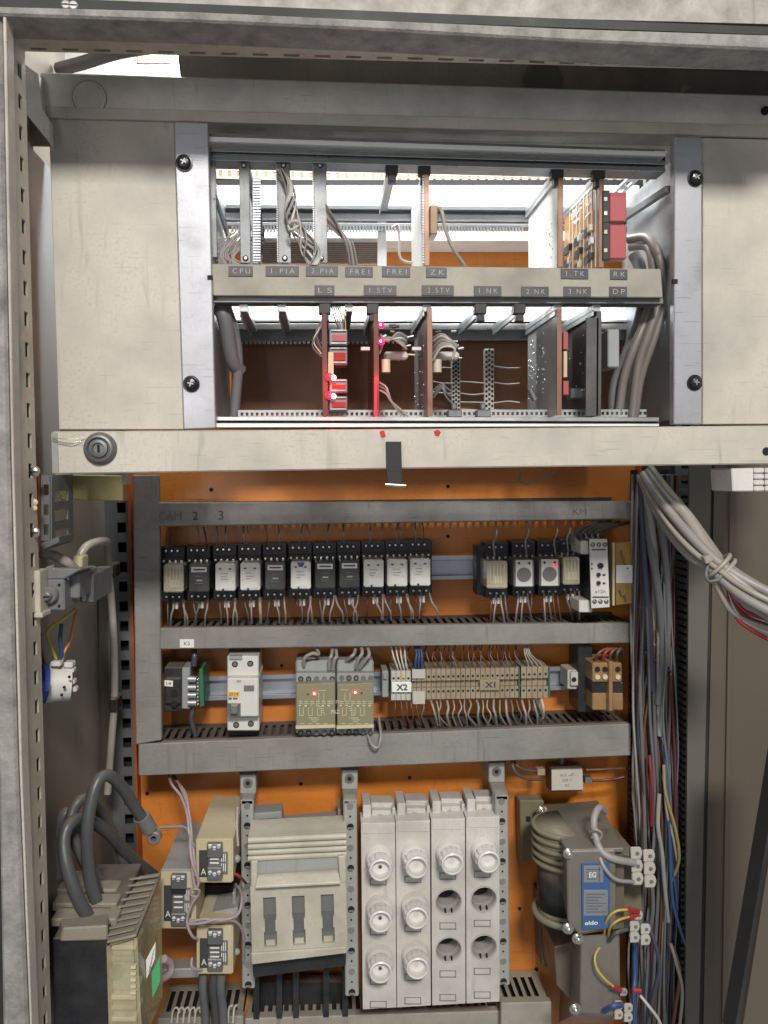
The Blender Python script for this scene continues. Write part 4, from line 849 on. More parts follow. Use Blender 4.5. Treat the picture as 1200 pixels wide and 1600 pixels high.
# ================================================================ bus-bar supports (drilled upright rails)
def support(lab,xt,yt,xb_,yb_,headx,heady,w_=22,d=.868,n=19):
    t=thing('busbar_support',lab,'rail',P(xb_,yb_,.92),'drilled grey supports of the fuse gear')
    b=MB(); b.prism([(headx-12,heady-13),(headx+13,heady-14),(headx+13,heady+18),(headx-12,heady+18)],.905,.945); part('foot_block',b,M['bracket'],t,bevel=.0012)
    b=MB(); b.prism([(headx-13,heady-22),(headx+14,heady-23),(headx+14,heady-13),(headx-13,heady-12)],.90,.945); part('rubber_pad',b,M['black'],t,bevel=.001)
    s=b=MB(); b.disc(headx,heady+1,.9035,7.5,.003,18); sc=part('bolt_head',b,M['galvd'],t); b=MB(); b.disc(headx,heady+1,.9028,3.6,.001,6); part('socket_hole',b,M['dark'],sc)
    b=MB(); b.hexa([(xt-w_/2,yt),(xt+w_/2,yt),(xt+w_/2,yt+6),(xt-w_/2,yt+6)],d,[(headx-11,heady+17),(headx+12,heady+17),(headx+12,heady+24),(headx-11,heady+24)],.906); part('neck',b,M['bracket'],t)
    b=MB(); b.prism([(xt-w_/2,yt),(xt+w_/2,yt),(xb_+w_/2,yb_),(xb_-w_/2,yb_)],d,d+.02); rl=part('drilled_rail',b,M['bracket'],t,bevel=.0012)
    for k in range(n):
        u=(k+.6)/n; x=xt+(xb_-xt)*u; y=yt+(yb_-yt)*u; kind=k%4
        if kind==0:
            b=MB(); b.disc(x,y,d-.0012,5.2,.002,14); r_=part('rivet',b,M['steel'],rl); 
        elif kind==2:
            b=MB(); b.disc(x,y,d-.0003,5.6,.001,14); r_=part('hole',b,M['dark'],rl); b=MB(); b.prism([(x-4.4,y+1),(x+4.4,y+1),(x+3,y+4),(x-3,y+4)],d-.0006,d); part('hole_rim',b,M['steel'],rl)
        else:
            b=MB(); b.disc(x,y,d-.0003,1.7,.001,8); part('hole',b,M['dark'],rl)
support('drilled grey support at the left of the three-slot fuse switch',386,1250,388,1545,387,1223,w_=20,d=.875)
support('drilled grey support between the fuse switch and the screw-cap fuse block',547,1250,550,1557,546,1216,w_=21,d=.858)
support('drilled grey support at the right of the screw-cap fuse block',784,1243,787,1540,776,1205,w_=20,d=.860)

# ================================================================ contactors with screw terminals
def contactor(lab,x0,y0,x1,y1,yback,cover,i,top=True):
    f=.815; t=thing('contactor',lab,'contactor',P((x0+x1)/2,y1,.93),'small contactors in the lower left')
    dx=(x0-507)*(1-.88); k=.815/.925
    bx0,bx1=507+(x0-507)*k,507+(x1-507)*k; by0=738+(y0-738)*k; by1=738+(y1-738)*k
    b=MB(); b.hexa([(x0,y0),(x1,y0),(x1,y1),(x0,y1)],f,[(bx0+2,by0),(bx1,by0),(bx1,by1),(bx0+2,by1)],.925); bd=part('housing',b,M[cover],t,bevel=.0015,seg=2)
    b=MB(); b.hexa([(x0+4,y0-2),(x1-5,y0-2),(x1-5,y0+4),(x0+4,y0+4)],f+.012,[(bx0+5,by0+5),(bx1-4,by0+5),(bx1-4,by0+12),(bx0+5,by0+12)],.905)
    if i==1:
        b=MB(); b.hexa([(x0+2,y0-2),(x1,y0-2),(x1,y0+3),(x0+2,y0+3)],f+.001,[(bx0+3,by0-1),(bx1-1,by0-1),(bx1-1,by0+4),(bx0+3,by0+4)],.925); part('top_cover',b,M['relaybase'],t,bevel=.0005)
    w_=x1-x0; h=y1-y0
    b=MB(); b.pb(x0+5,y0+h*.26,x0+w_*.36,y0+h*.86,f-.001,f+.001); lb_=part('name_plate',b,M['ink'],t)
    text('A',x0+w_*.17+2,y0+h*.74,f-.0013,10,M['white'],lb_,8,rot=0)
    b=MB(); b.pb(x0+w_*.66,y0+h*.30,x0+w_*.86,y0+h*.80,f-.001,f+.001); lb2=part('rating_plate',b,M['relaygrey'],t)
    b=MB()
    for q in range(6):
        xx=x0+w_*.68+q%3*3; yy=y0+h*.34+q//3*h*.22; b.pb(xx,yy,xx+1.2,yy+h*.17,f-.0014,f-.0009)
    part('print_line',b,M['white'],lb2,kind='stuff')
    # centre column of terminals
    cx=x0+w_*.50
    b=MB(); b.pb(cx-12,y0+8,cx+12,y0+30,f-.006,f+.002); part('terminal_shelf',b,M['galvd'],t,bevel=.001)
    b=MB(); b.pb(cx-12,y1-24,cx+12,y1-4,f-.006,f+.002); part('terminal_shelf',b,M['galvd'],t,bevel=.001)
    b=MB(); b.pb(cx-10,y0+h*.40,cx+10,y0+h*.72,f-.002,f+.001); part('armature_window',b,M['galvd'],t,bevel=.0005)
    b=MB()
    for q in range(3): b.pb(cx-7,y0+h*.44+q*h*.09,cx+7,y0+h*.44+q*h*.09+2,f-.0026,f-.001)
    part('print_line',b,M['white'],t,kind='stuff')
    for yy in (y0+14,y1-14):
        for q in (-7,0,7):
            b=MB(); p=P(cx+q,yy-abs(q)*.4,f-.0062); b.cyl(p,p+Vector((0,-.0015,0)),px2m(3.4,f),px2m(2.6,f),n=10); part('terminal_screw',b,M['aluw'],t)
            b=MB(); b.box(p.x-.0020,p.x+.0020,p.y-.0017,p.y-.0013,p.z-.0003,p.z+.0003); part('screw_slot',b,M['dark'],t)
    b=MB(); b.pb(cx-11,y0+24,cx+11,y0+h*.40,f-.004,f); part('coil_gap',b,M['black'],t)
    return t
contactor('small yellowed contactor with a tall cream top cover, topmost of the three',306,1311,364,1380,1240,'yellowed',0)
contactor('small yellowed contactor nearest the big black breaker, middle of the three',251,1360,306,1452,1320,'yellowed',1)
contactor('small yellowed contactor at the bottom, hung with pinkish wires',307,1447,364,1523,1440,'yellowed',2)
b=MB(); b.pb(308,1383,372,1446,.875,.93); b.pb(300,1380,372,1394,.90,.93); single('black_gap_block',b,M['dark'],'black open socket between the topmost and the lowest yellowed contactor','socket')
b=MB(); b.prism([(309,1430),(372,1418),(372,1436),(350,1440),(309,1446)],.84,.90); b.pb(363,1394,368,1420,.85,.87); single('arc_chute',b,M['relaybase'],'broken grey plastic cover above the lowest yellowed contactor','cover',bevel=.001)
for i,(x,c0) in enumerate(((318,'greydk'),(334,'cableblack'),(346,'greydk'))):
    wire([(x,1520,.83),(x-1,1545,.835),(x+2,1575,.85),(x+4,1610,.86)],.005,c0,'dark cable dropping below the lowest yellowed contactor, '+ORD[i]+' from the left','cables below the lowest contactor',n=8,name='cable',cat='cable')
pk=[([(262,1205,.93),(268,1225,.88),(283,1245,.86),(293,1275,.83),(295,1300,.82),(302,1330,.808),(305,1368,.80)],'pinkish wire leaving the duct and running down past the topmost contactor'),
 ([(272,1212,.93),(282,1230,.88),(291,1252,.85),(298,1285,.83),(297,1320,.808),(301,1350,.80),(310,1376,.80),(306,1392,.80)],'pinkish wire beside the topmost contactor ending in a loop'),
 ([(268,1212,.93),(288,1236,.87),(294,1262,.84),(299,1300,.82),(299,1330,.806),(303,1380,.80),(311,1395,.799),(300,1412,.80),(292,1440,.80),(300,1462,.80),(308,1467,.808)],'pinkish wire looping down to the lowest contactor'),
 ([(250,1293,.84),(270,1292,.835),(290,1293,.83),(298,1310,.82),(303,1322,.81)],'pinkish wire joining the loom from the left above the middle contactor'),
 ([(296,1440,.80),(320,1436,.798),(345,1438,.798),(372,1428,.81),(378,1400,.83),(372,1385,.85)],'lilac wire crossing above the lowest contactor, upper of two'),
 ([(292,1444,.80),(318,1442,.796),(340,1436,.797),(368,1440,.81),(380,1460,.83),(380,1500,.85)],'lilac wire crossing above the lowest contactor, lower of two'),
 ([(366,1365,.815),(375,1370,.82),(384,1380,.85)],'red-pink wire between the topmost contactor and the drilled support'),
 ([(300,1497,.81),(299,1508,.805),(304,1514,.806),(315,1515,.812)],'lilac wire hooked into the left foot of the lowest contactor'),
 ([(372,1322,.84),(370,1290,.85),(371,1262,.87)],'pink wire at the right of the tall cream top cover')]
for i,(pts,l) in enumerate(pk): wire(pts,.0016,['lilac','lilac','lilac','grey','lilac','lilac','red','lilac','lilac'][i],l,'pinkish wires round the contactors',n=7)
wire([(297,1392,.797),(305,1389,.795),(312,1392,.797),(308,1400,.799),(299,1399,.798),(297,1392,.797)],.0012,'beige','pale tie knotted round the pinkish wires beside the topmost contactor',cat='cable tie',name='cable_tie')
b=MB(); b.ball(P(370,1342,.84),.0045,10); single('round_button',b,M['relaybase'],'small grey round screw at the right of the topmost contactor','screw')
b=MB(); b.ball(P(370,1487,.84),.004,10); single('round_button',b,M['relaybase'],'small grey round screw at the right of the lowest contactor','screw')
b=MB(); b.prism([(252,1515),(312,1513),(312,1528),(252,1530)],.90,.92); single('crossbar',b,M['bracket'],'grey horizontal bar behind the foot of the lowest contactor','bar',bevel=.001)

# ================================================================ three-slot fuse switch
t=thing('fuse_switch','cream three-pole fuse switch with a ribbed top and three slotted windows','fuse switch',P(465,1530,.90))
f=.835
b=MB(); b.prism([(391,1340),(540,1331),(543,1488),(394,1501)],f,.885); 
part('base',b,M['creamplastic'],t,bevel=.002)
# front lid as a frame with three real openings
def lp(u,v): # u 0..1 left-right, v 0..1 top-bottom on the lid face
    x0=391+3*v; x1=540+3*v; y0=1385+ (1378-1385)*u; y1=1495+(1484-1495)*u; return (x0+(x1-x0)*u, y0+(y1-y0)*v)
b=MB(); us=[0,.13,.265,.43,.565,.735,.87,1]; va,vb=.17,.88
def q(u0,u1,v0,v1): b.prism([lp(u0,v0),lp(u1,v0),lp(u1,v1),lp(u0,v1)],f-.006,f+.001)
q(0,1,0,va); q(0,1,vb,1)
for k in (0,2,4,6): q(us[k],us[k+1],va,vb)
for k in (1,3,5):
    q(us[k],us[k]+.012,.50,.66); q(us[k+1]-.012,us[k+1],.50,.66)
part('lid',b,M['creamplastic'],t,kind='stuff')
b=MB(); b.prism([(392,1490),(541,1480),(542,1490),(393,1508)],f-.009,f+.02); part('lid_edge',b,M['creamplastic'],t,bevel=.001)
for k in (1,3,5):
    b=MB(); b.prism([lp(us[k],va),lp(us[k+1],va),lp(us[k+1],vb),lp(us[k],vb)],f-.0012,f-.0005); wd=part('window',b,M['relaygrey'],t)
    b=MB(); b.prism([lp(us[k]+.01,.42),lp(us[k+1]-.01,.42),lp(us[k+1]-.01,.70),lp(us[k]+.01,.70)],f-.0022,f-.0012); part('fuse_link',b,M['galvd'],wd)
    b=MB(); b.prism([lp(us[k]+.02,.78),lp(us[k+1]-.02,.78),lp(us[k+1]-.02,.86),lp(us[k]+.02,.86)],f-.0025,f-.0012); part('fuse_tag',b,M['creamplastic'],wd)
for k in range(4):
    y=1310+k*9.2; b=MB(); p0=P(388,y+3,f-.004+.0015*k); p1=P(541,y-4,f-.004+.0015*k); b.cyl(p0,p1,px2m(5.2,f),n=12); part('top_rib',b,M['creamplastic'],t)
b=MB(); b.prism([(388,1306),(541,1298),(541,1336),(389,1346)],f+.001,.875); part('top_block',b,M['creamplastic'],t)
b=MB(); b.prism([(403,1346),(528,1338),(528,1364),(403,1370)],f-.0005,f+.004); part('handle_recess',b,M['bracket'],t)
b=MB(); b.hexa([(399,1385),(532,1378),(533,1382),(399,1389)],f-.016,[(403,1366),(528,1358),(528,1364),(403,1370)],f-.002); part('handle_lip',b,M['creamplastic'],t,bevel=.0006)
b=MB(); b.prism([(392,1346),(403,1345),(401,1386),(392,1387)],f-.007,f+.002);b2=part('cheek',b,M['creamplastic'],t,bevel=.001); b=MB(); b.prism([(528,1338),(540,1337),(541,1379),(531,1380)],f-.007,f+.002); part('cheek',b,M['creamplastic'],t,bevel=.001)
b=MB(); b.prism([(392,1272),(440,1268),(444,1304),(392,1308)],.885,.91); part('arc_housing',b,M['relaybase'],t,bevel=.001)
b=MB(); b.prism([(402,1281),(436,1279),(434,1284),(404,1286)],.8835,.886); b.prism([(406,1289),(432,1287),(428,1295),(410,1296)],.8835,.886); part('vent',b,M['dark'],t,kind='stuff')
b=MB(); b.prism([(444,1285),(528,1278),(530,1300),(444,1304)],.895,.915); part('rear_rim',b,M['relaybase'],t,bevel=.001)
b=MB(); b.prism([(528,1264),(532,1264),(536,1296),(528,1298)],.89,.92); part('rear_fin',b,M['relaybase'],t)
b=MB(); b.prism([(394,1504),(541,1490),(540,1510),(396,1528)],f+.012,.90); part('under_body',b,M['black'],t,bevel=.001)
b=MB()
for x in (396,432,458,505,535): b.pb(x,1515,x+9,1600,.90,.925)
b.pb(396,1535,540,1640,.926,.94)
single('fuse_switch_legs',b,M['black'],'black ribs hanging in shadow below the cream fuse switch','cable ribs',kind='stuff')

# ================================================================ screw-cap fuse block
fb=thing('fuse_block','pale grey fuse block of four columns with eight ceramic screw caps and four open sockets','fuse block',P(672,1575,.90))
F1=.858
cols=[(565,619),(619,673),(674,727.5),(728,781)]
def fy(x,y): return y-(x-672)*.058     # the face is mounted a touch askew
caps=[(592,1340,1),(592,1418,1),(592,1495,1),(647,1336,1),(647,1413,1),(648,1489,1),(701,1331,1),(701,1409,0),(701,1484,0),(756,1328,1),(756,1405,0),(756,1480,0)]
def hole_panel(b,x0,x1,y0,y1,holes,d):
    """panel with round openings, each in its own row cell"""
    ys=[y0]+[ (holes[i][1]+holes[i+1][1])/2 for i in range(len(holes)-1)]+[y1]
    for i,(cx,cy,r) in enumerate(holes):
        c=P(cx,cy,d); rr=px2m(r,d); xm_=(x0+x1)/2; a=Vector((P(x0,(y0+y1)/2,d).x,d,P(xm_,ys[i],d).z)); e=Vector((P(x1,(y0+y1)/2,d).x,d,P(xm_,ys[i+1],d).z)); n=32; vs=[]
        L,Rr,T,B=a.x-c.x,e.x-c.x,a.z-c.z,e.z-c.z
        for k in range(n):
            t_=2*math.pi*(k+.5)/n; dx,dz=math.cos(t_),math.sin(t_)
            s_=min((Rr/dx if dx>0 else L/dx), (T/dz if dz>0 else B/dz)) if abs(dx)>1e-6 and abs(dz)>1e-6 else 1
            vs.append((c.x+dx*rr,d,c.z+dz*rr))
        for k in range(n):
            t_=2*math.pi*(k+.5)/n; dx,dz=math.cos(t_),math.sin(t_)
            s_=min((Rr/dx if dx>0 else L/dx), (T/dz if dz>0 else B/dz)); vs.append((c.x+dx*s_,d,c.z+dz*s_))
        # corners
        k0=len(vs); cn=[(e.x,d,a.z),(a.x,d,a.z),(a.x,d,e.z),(e.x,d,e.z)]; vs+=cn
        fs=[(k,(k+1)%n,(k+1)%n+n,k+n) for k in range(n)]
        def side(k):
            p=vs[n+k]; return 'R' if abs(p[0]-e.x)<1e-7 else 'L' if abs(p[0]-a.x)<1e-7 else 'T' if abs(p[2]-a.z)<1e-7 else 'B'
        cm={('R','T'):0,('T','L'):1,('L','B'):2,('B','R'):3}
        for k in range(n):
            m_=cm.get((side(k),side((k+1)%n)))
            if m_ is not None: fs.append((n+k,k0+m_,n+(k+1)%n))
        b.add(vs,fs)
for ci,(x0,x1) in enumerate(cols):
    hs=[(x,y,21.5) for x,y,_ in caps[ci*3:ci*3+3]]; xm=(x0+x1)/2; yt=fy(xm,1281); yb=fy(xm,1571)
    b=MB(); hole_panel(b,x0+.6,x1-.6,yt,yb,hs,F1)
    a=Vector((P(x0+.6,(yt+yb)/2,F1).x,F1,P(xm,yt,F1).z)); e=Vector((P(x1-.6,(yt+yb)/2,F1).x,F1,P(xm,yb,F1).z))
    for (q0,q1) in (((a.x,a.z),(e.x,a.z)),((e.x,a.z),(e.x,e.z)),((e.x,e.z),(a.x,e.z)),((a.x,e.z),(a.x,a.z))):
        b.add([(q0[0],F1,q0[1]),(q1[0],F1,q1[1]),(q1[0],F1+.03,q1[1]),(q0[0],F1+.03,q0[1])],[(0,1,2,3)])
    cp=part('column_cover',b,M['fuseplastic'],fb)
    b=MB(); b.pb(x0+1.5,yt+1,x1-1.5,yt+17,F1-.0008,F1+.001); part('cover_lip',b,M['fuseplastic'],cp,bevel=.0004)
    b=MB(); b.pb(x0+2,fy(xm,1254),x0+15,yt+6,F1+.016,.91); b.pb(x0+15,fy(xm,1250),x1-5,yt-6,F1+.030,.91); b.pb(x0+16,fy(xm,1262),x1-8,yt+6,F1+.02,.91); b.pb(x1-6,fy(xm,1258),x1-1,yt+4,F1+.02,.91); part('terminal_head',b,M['fuseplastic'],fb,kind='stuff',bevel=.0008)
    b=MB(); b.disc(xm+2,fy(xm,1275),F1+.0185,7,.002,18); part('screw_recess',b,M['relaybase'],fb)
    for (cx,cy,has) in caps[ci*3:ci*3+3]:
        for (wy,) in (((cy+38),),)+((((cy+75),),) if cy>1470 else ()):
            b=MB(); w2,h2=13,5.5; cxw=xm-1
            for (u0,v0,u1,v1) in ((-w2,-h2,w2,-h2+1.2),(-w2,h2-1.2,w2,h2),(-w2,-h2,-w2+1.2,h2),(w2-1.2,-h2,w2,h2)): b.pb(cxw+u0,wy+v0,cxw+u1,wy+v1,F1-.0003,F1+.0005)
            part('label_frame',b,M['relaygrey'],cp,kind='stuff')
            b=MB(); b.pb(cxw-w2+1.6,wy-h2+1.6,cxw+w2-1.6,wy+h2-1.6,F1-.0007,F1+.0003); part('label_window',b,M['fuseplastic'],cp,bevel=.0003)
        p=P(cx,cy,F1)
        if has:
            k=px2m(1,F1); s=random.uniform(.98,1.02)
            b=MB(); b.lathe(p,[(21.4*k,.002),(21.4*k,-.004),(20.8*k,-.009),(19.3*k,-.012),(18.6*k,-.013)],36)
            rib=[(18.8*k,-.013),(20.3*k,-.0155),(20.0*k,-.0215),(18.2*k,-.0265)]
            n=36; vs=[]; 
            for (r,y) in rib:
                for i in range(n):
                    tt=2*math.pi*i/n; rr=r*(1.0 if i%3 else .90); vs.append((p.x+rr*math.cos(tt),p.y+y,p.z+rr*math.sin(tt)))
            b.add(vs,[(j*n+i,j*n+(i+1)%n,(j+1)*n+(i+1)%n,(j+1)*n+i) for j in range(3) for i in range(n)])
            b.lathe(p,[(18.0*k,-.0262),(17.6*k,-.0285),(15.6*k,-.0295),(14.4*k,-.0285),(13.2*k,-.0225),(12*k,-.0205),(.0001,-.0200)],36)
            b.lathe(p,[(18.4*k,-.0118),(18.4*k,-.0122),(13*k,-.0122)],36)
            c=part('screw_cap',b,M['cap'],fb)
            b=MB(); q_=p+Vector((0,-.0210,0)); dk=(ci==0)
            b.cyl(q_,q_+Vector((0,.001,0)),.0022 if dk else .0030,n=14); part('cap_indicator',b,M['relaygrey'] if dk else M['whiteplastic'],c)
            if dk:
                b=MB(); b.cyl(q_+Vector((0,-.0006,0)),q_+Vector((0,.001,0)),.0009,n=10); part('indicator_pin',b,M['dark'],c)
        else:
            k=px2m(1,F1); b=MB(); b.lathe(p,[(21.5*k,-.0008),(20.8*k,-.0012),(20*k,.0005),(19.5*k,.004)],36); part('socket_ring',b,M['fuseplastic'],fb)
            b=MB(); b.lathe(p,[(19.3*k,.003),(19*k,.010)],36); b.lathe(p,[(19*k,.010),(18.6*k,.011),(18.6*k,.013),(18.2*k,.0135),(18.2*k,.016),(18.4*k,.034)],36); part('threaded_shell',b,M['shell'],fb)
            b=MB(); b.cyl(p+Vector((0,.032,0)),p+Vector((0,.034,0)),19*k,n=24); part('socket_floor',b,M['dark'],fb)
            for s_ in (-6,4):
                b=MB(); b.pb(cx+s_,cy+12,cx+s_+2.2,cy+19,F1+.0005,F1+.004); part('shell_slot',b,M['dark'],fb)
# trays and ducts along the bottom
def bottom_duct(lab,x0,x1,y0,y1,dd=.885):
    t=duct(lab,[(x0,y0),(x1,y0-(x1-x0)*.03),(x1,y1),(x0,y1)],d0=dd,m='ductlt')
    a=P(x0,y0,dd)+Vector((.002,.010,-.003)); c=P(x1,y0-(x1-x0)*.03,dd)+Vector((-.002,.010,-.003))
    b=MB(); b.ladder(a,c,(0,.055,0),(0,0,-.0015),.0098,.0055,.10,.2); part('slotted_wall',b,M['ductlt'],t,kind='stuff')
    b=MB(); b.box(a.x,c.x,a.y+.004,.951,a.z-.016,a.z-.010); part('duct_floor',b,M['dark'],t)
bottom_duct('short beige slotted duct at the bottom right, under the transformer',783,862,1568,1650)
bottom_duct('beige slotted duct with comb teeth at the bottom below the contactors',245,380,1592,1650)
bottom_duct('dim grey duct along the bottom below the fuse block',382,782,1592,1650,.90)
b=MB()
for i in range(5): b.tube([(268+i*9,1598,.86),(270+i*9,1580,.862),(276+i*9,1574,.862),(281+i*8,1582,.862)],.0012,6)
for i in range(2): b.tube([(356+i*8,1598,.86),(358+i*8,1575,.862),(364+i*7,1570,.862)],.0014,6)
single('comb_teeth',b,M['termpale'],'pale hooked comb teeth at the bottom edge below the contactors','clips',kind='stuff')

# ================================================================ filter box and transformer
t=thing('filter_box','small black filter box with a pale label, wired at both ends, below the lowest duct','filter',P(885,1236,.93))
b=MB(); b.hexa([(861,1202),(911,1200),(911,1236),(862,1237)],.895,[(852,1192),(905,1191),(905,1230),(853,1231)],.94); part('case',b,M['black'],t,bevel=.0015)
b=MB(); b.prism([(862,1203),(910,1202),(911,1234),(862,1235)],.8935,.8955); lb_=part('label',b,M['termpale'],t)
for k,s_ in enumerate(('0.5 uF','250 V','X2')): text(s_,886,1211+k*8,.8931,4.2,M['inkfaint'],lb_,[22,16,8][k])
b=MB(); b.cyl(P(878,1183,.93),P(878,1193,.93),.005,n=10); part('stud',b,M['galvd'],t)
for px,py in ((920,1220),(846,1207)):
    b=MB(); b.pb(px-6,py-5,px+6,py+5,.90,.91); part('spade_lug',b,M['steel'] if px>900 else M['terminal'],t,bevel=.0006)
wire([(842,1205,.905),(820,1203,.90),(806,1194,.90),(803,1178,.92)],.0016,'cableblack','black wire looping from the left end of the filter box up under the duct, upper',n=7); wire([(846,1218,.905),(822,1217,.895),(806,1207,.893),(800,1190,.90),(806,1178,.92)],.0016,'cableblack','black wire looping from the left end of the filter box, lower',n=7)
wire([(924,1220,.905),(945,1219,.90),(962,1217,.90),(975,1214,.90)],.0017,'maroon','dark red wire running right from the filter box',n=7); wire([(916,1203,.905),(945,1202,.90),(985,1200,.91)],.0014,'brown','brown wire running right from the top of the filter box',n=7)

tf=thing('transformer','large steel-framed transformer with a blue rating label and wound coil facing left','transformer',P(925,1465,.93))
b=MB(); b.prism([(812,1251),(850,1251),(850,1345),(814,1345)],.925,.945); ft=part('mounting_foot',b,M['winding'],tf,bevel=.001)
b=MB(); b.pb(822,1276,829,1284,.924,.926); part('foot_hole',b,M['dark'],ft)
b=MB(); b.prism([(843,1400),(872,1400),(876,1510),(847,1510)],.915,.945); part('shadow_plate',b,M['darkcard'],tf)  # dark plate stands in for the shadow below the mounting foot
# frame: front plate and tilted top, stretched back to the plate
Fd=.80
b=MB(); b.hexa([(888,1330),(955,1328),(957,1452),(905,1462),(890,1440)],Fd,[(848,1262),(925,1260),(930,1395),(885,1405),(868,1390)],.915); part('core',b,M['core'],tf,bevel=.001)
b=MB(); b.hexa([(886,1328),(975,1325),(975,1332),(886,1335)],Fd-.004,[(846,1258),(934,1250),(934,1260),(846,1266)],.918); part('top_frame',b,M['shroud'],tf,bevel=.001)
b=MB(); b.prism([(886,1330),(962,1328),(964,1448),(905,1461),(888,1440)],Fd-.006,Fd); fp=part('front_frame',b,M['shroud'],tf,bevel=.0015)
b=MB(); 
for k in range(14):
    u=k/14
    b.hexa([(957+u*1,1332),(975,1330),(975,1450),(957,1452)],Fd+.004+u*.10,[(957,1332),(975,1330),(975,1450),(957,1452)],Fd+.0065+u*.10)
part('lamination',b,M['core'],tf,kind='stuff')
b=MB(); b.prism([(909,1350),(953,1349),(953,1450),(910,1453)],Fd-.0085,Fd-.0055); bl=part('rating_label',b,M['bluelab'],tf)
b=MB(); b.pb(912,1353,943,1379,Fd-.0092,Fd-.0080); b.pb(912,1391,950,1431,Fd-.0092,Fd-.0080); part('label_panel',b,M['rail'],bl,bevel=.0002)
b=MB()
for k in range(7): b.pb(916,1397+k*4.6,947-(k%3)*6,1398.2+k*4.6,Fd-.0098,Fd-.0090)
for k in range(4): b.pb(917,1358+k*5,938-(k%2)*6,1359.2+k*5,Fd-.0098,Fd-.0090)
b.pb(936,1355,937.2,1377,Fd-.0098,Fd-.0090)
part('print_line',b,M['inkfaint'],bl,kind='stuff')
text('EG',926,1367,Fd-.0100,9,M['white'],bl,12,bold=.02); text('eldo',924,1442,Fd-.0092,7,M['white'],bl,22,bold=.02)
# coil on the left: rounded wound bobbin seen from the side
for seg,(z0,z1,m_,dr) in enumerate(((1285,1345,'winding',0),(1345,1412,'black',3),(1412,1430,'winding',4))):
    b=MB(); ys=.86; pa=P(890,z0,ys); pb_=P(890,z1,ys); r=px2m(44-dr,ys)
    n=20; vs=[]; 
    for (zz) in (pa.z,pb_.z):
        for i in range(n):
            a_=math.pi*(.5+i/(n-1)); vs.append((pa.x-.004+r*math.cos(a_)*1.15, ys+r*1.05*math.sin(a_)*1.0+0, zz))
    b.add(vs,[(i,i+1,i+1+n,i+n) for i in range(n-1)]+[tuple(range(n)),tuple(range(2*n-1,n-1,-1)),(0,n,2*n-1,n-1)],True)
    part('coil',b,M[m_],tf)
b=MB(); ys=.86; r=px2m(47,ys)
for k,(yy) in enumerate((1289,1301,1314,1327,1338)):
    p=P(890,yy,ys); pts=[(p.x-.004+r*math.cos(math.pi*(.5+i/10))*1.13, ys+r*1.04*math.sin(math.pi*(.5+i/10)), p.z) for i in range(11)]
    b.tube(pts,.0030,6,2,world=True)
part('winding_band',b,M['winding'],tf,kind='stuff')
b=MB(); p=P(890,1422,ys); pts=[(p.x-.002+r*math.cos(math.pi*(.5+i/10))*1.16, ys+r*1.06*math.sin(math.pi*(.5+i/10)), p.z) for i in range(11)]; b.tube(pts,.004,8,2,world=True); part('coil_flange',b,M['winding'],tf)
for (px,py,dd) in ((847,1268,.905),(889,1334,.795),(888,1451,.795),(903,1467,.80),(899,1577,.80)):
    k=px2m(1,dd); p=P(px,py,dd); b=MB(); b.cyl(p+Vector((0,-.004,0)),p,6.5*k,n=6); b.cyl(p+Vector((0,0,0)),p+Vector((0,.002,0)),9.5*k,n=16); b.cyl(p+Vector((0,-.006,0)),p+Vector((0,-.003,0)),3.4*k,n=10); part('bolt',b,M['steel'],tf)
b=MB(); b.prism([(960,1330),(1000,1340),(1005,1450),(962,1450)],.85,.93); part('rear_frame',b,M['winding'],tf,bevel=.001)
# second, lower transformer frame
t2=thing('transformer','second transformer half hidden below the blue-labelled one, grey smooth frame','transformer',P(930,1600,.93))
b=MB(); b.hexa([(908,1462),(968,1458),(970,1588),(906,1583)],.805,[(880,1470),(950,1465),(950,1600),(872,1600)],.92); part('frame',b,M['shroud'],t2,bevel=.0015)
b=MB(); b.prism([(866,1480),(905,1470),(905,1560),(895,1566),(870,1540)],.86,.92); part('side_frame',b,M['core'],t2,bevel=.001)
# terminal blocks on the transformers
def choc(lab,cx,cy,nx,ny,s,d,m='relaybase',tilt=0):
    t=thing('connector_block',lab,'terminal block',P(cx,cy+ny*s/2,d),'plastic connector blocks on the transformers')
    for i in range(nx):
        for j in range(ny):
            x=cx+(i-(nx-1)/2)*s+j*tilt; y=cy+(j-(ny-1)/2)*s*1.0+i*4
            b=MB(); h=s*.50
            b.hexa([(x-h,y-h),(x+h*.6,y-h),(x+h*.9,y),(x+h*.6,y+h),(x-h,y+h)],d,[(x-h-2,y-h),(x+h*.6-2,y-h),(x+h*.9,y),(x+h*.6-2,y+h),(x-h-2,y+h)],d+.018); pp=part('terminal',b,M[m],t,bevel=.0012)
            b=MB(); b.disc(x+1,y+1,d-.0004,s*.18,.002,10); part('screw_well',b,M['relaygrey'],pp)
            b=MB(); b.prism([(x-h*.9,y+h*.1),(x-h*.1,y+h*.9),(x-h*.9,y+h*.9)],d-.0015,d); part('wire_funnel',b,M[m],pp)
    return t
choc('large pale connector block right of the blue label with two rows of terminals',1005,1353,2,3,20,.80,'termpale',1)
choc('small grey connector block below, fed by red-sleeved yellow wires',1001,1456,2,2,17,.80,'termpale')
choc('single grey connector at the end of the red sleeves',998,1430,1,1,15,.805,'termpale')
choc('pale connector block at the bottom right with a blue wire on its left',975,1578,2,2,15,.80,'termpale')
choc('lone grey connector above the bottom pale block, on the red-tipped wire',975,1550,1,1,13,.80,'relaybase')
wire([(946,1268,.84),(936,1262,.825),(928,1280,.815),(930,1305,.808),(940,1330,.797),(960,1342,.792),(992,1348,.797)],.0040,'grey','thick grey lead arching over the transformer to the large connector block, upper',n=9)
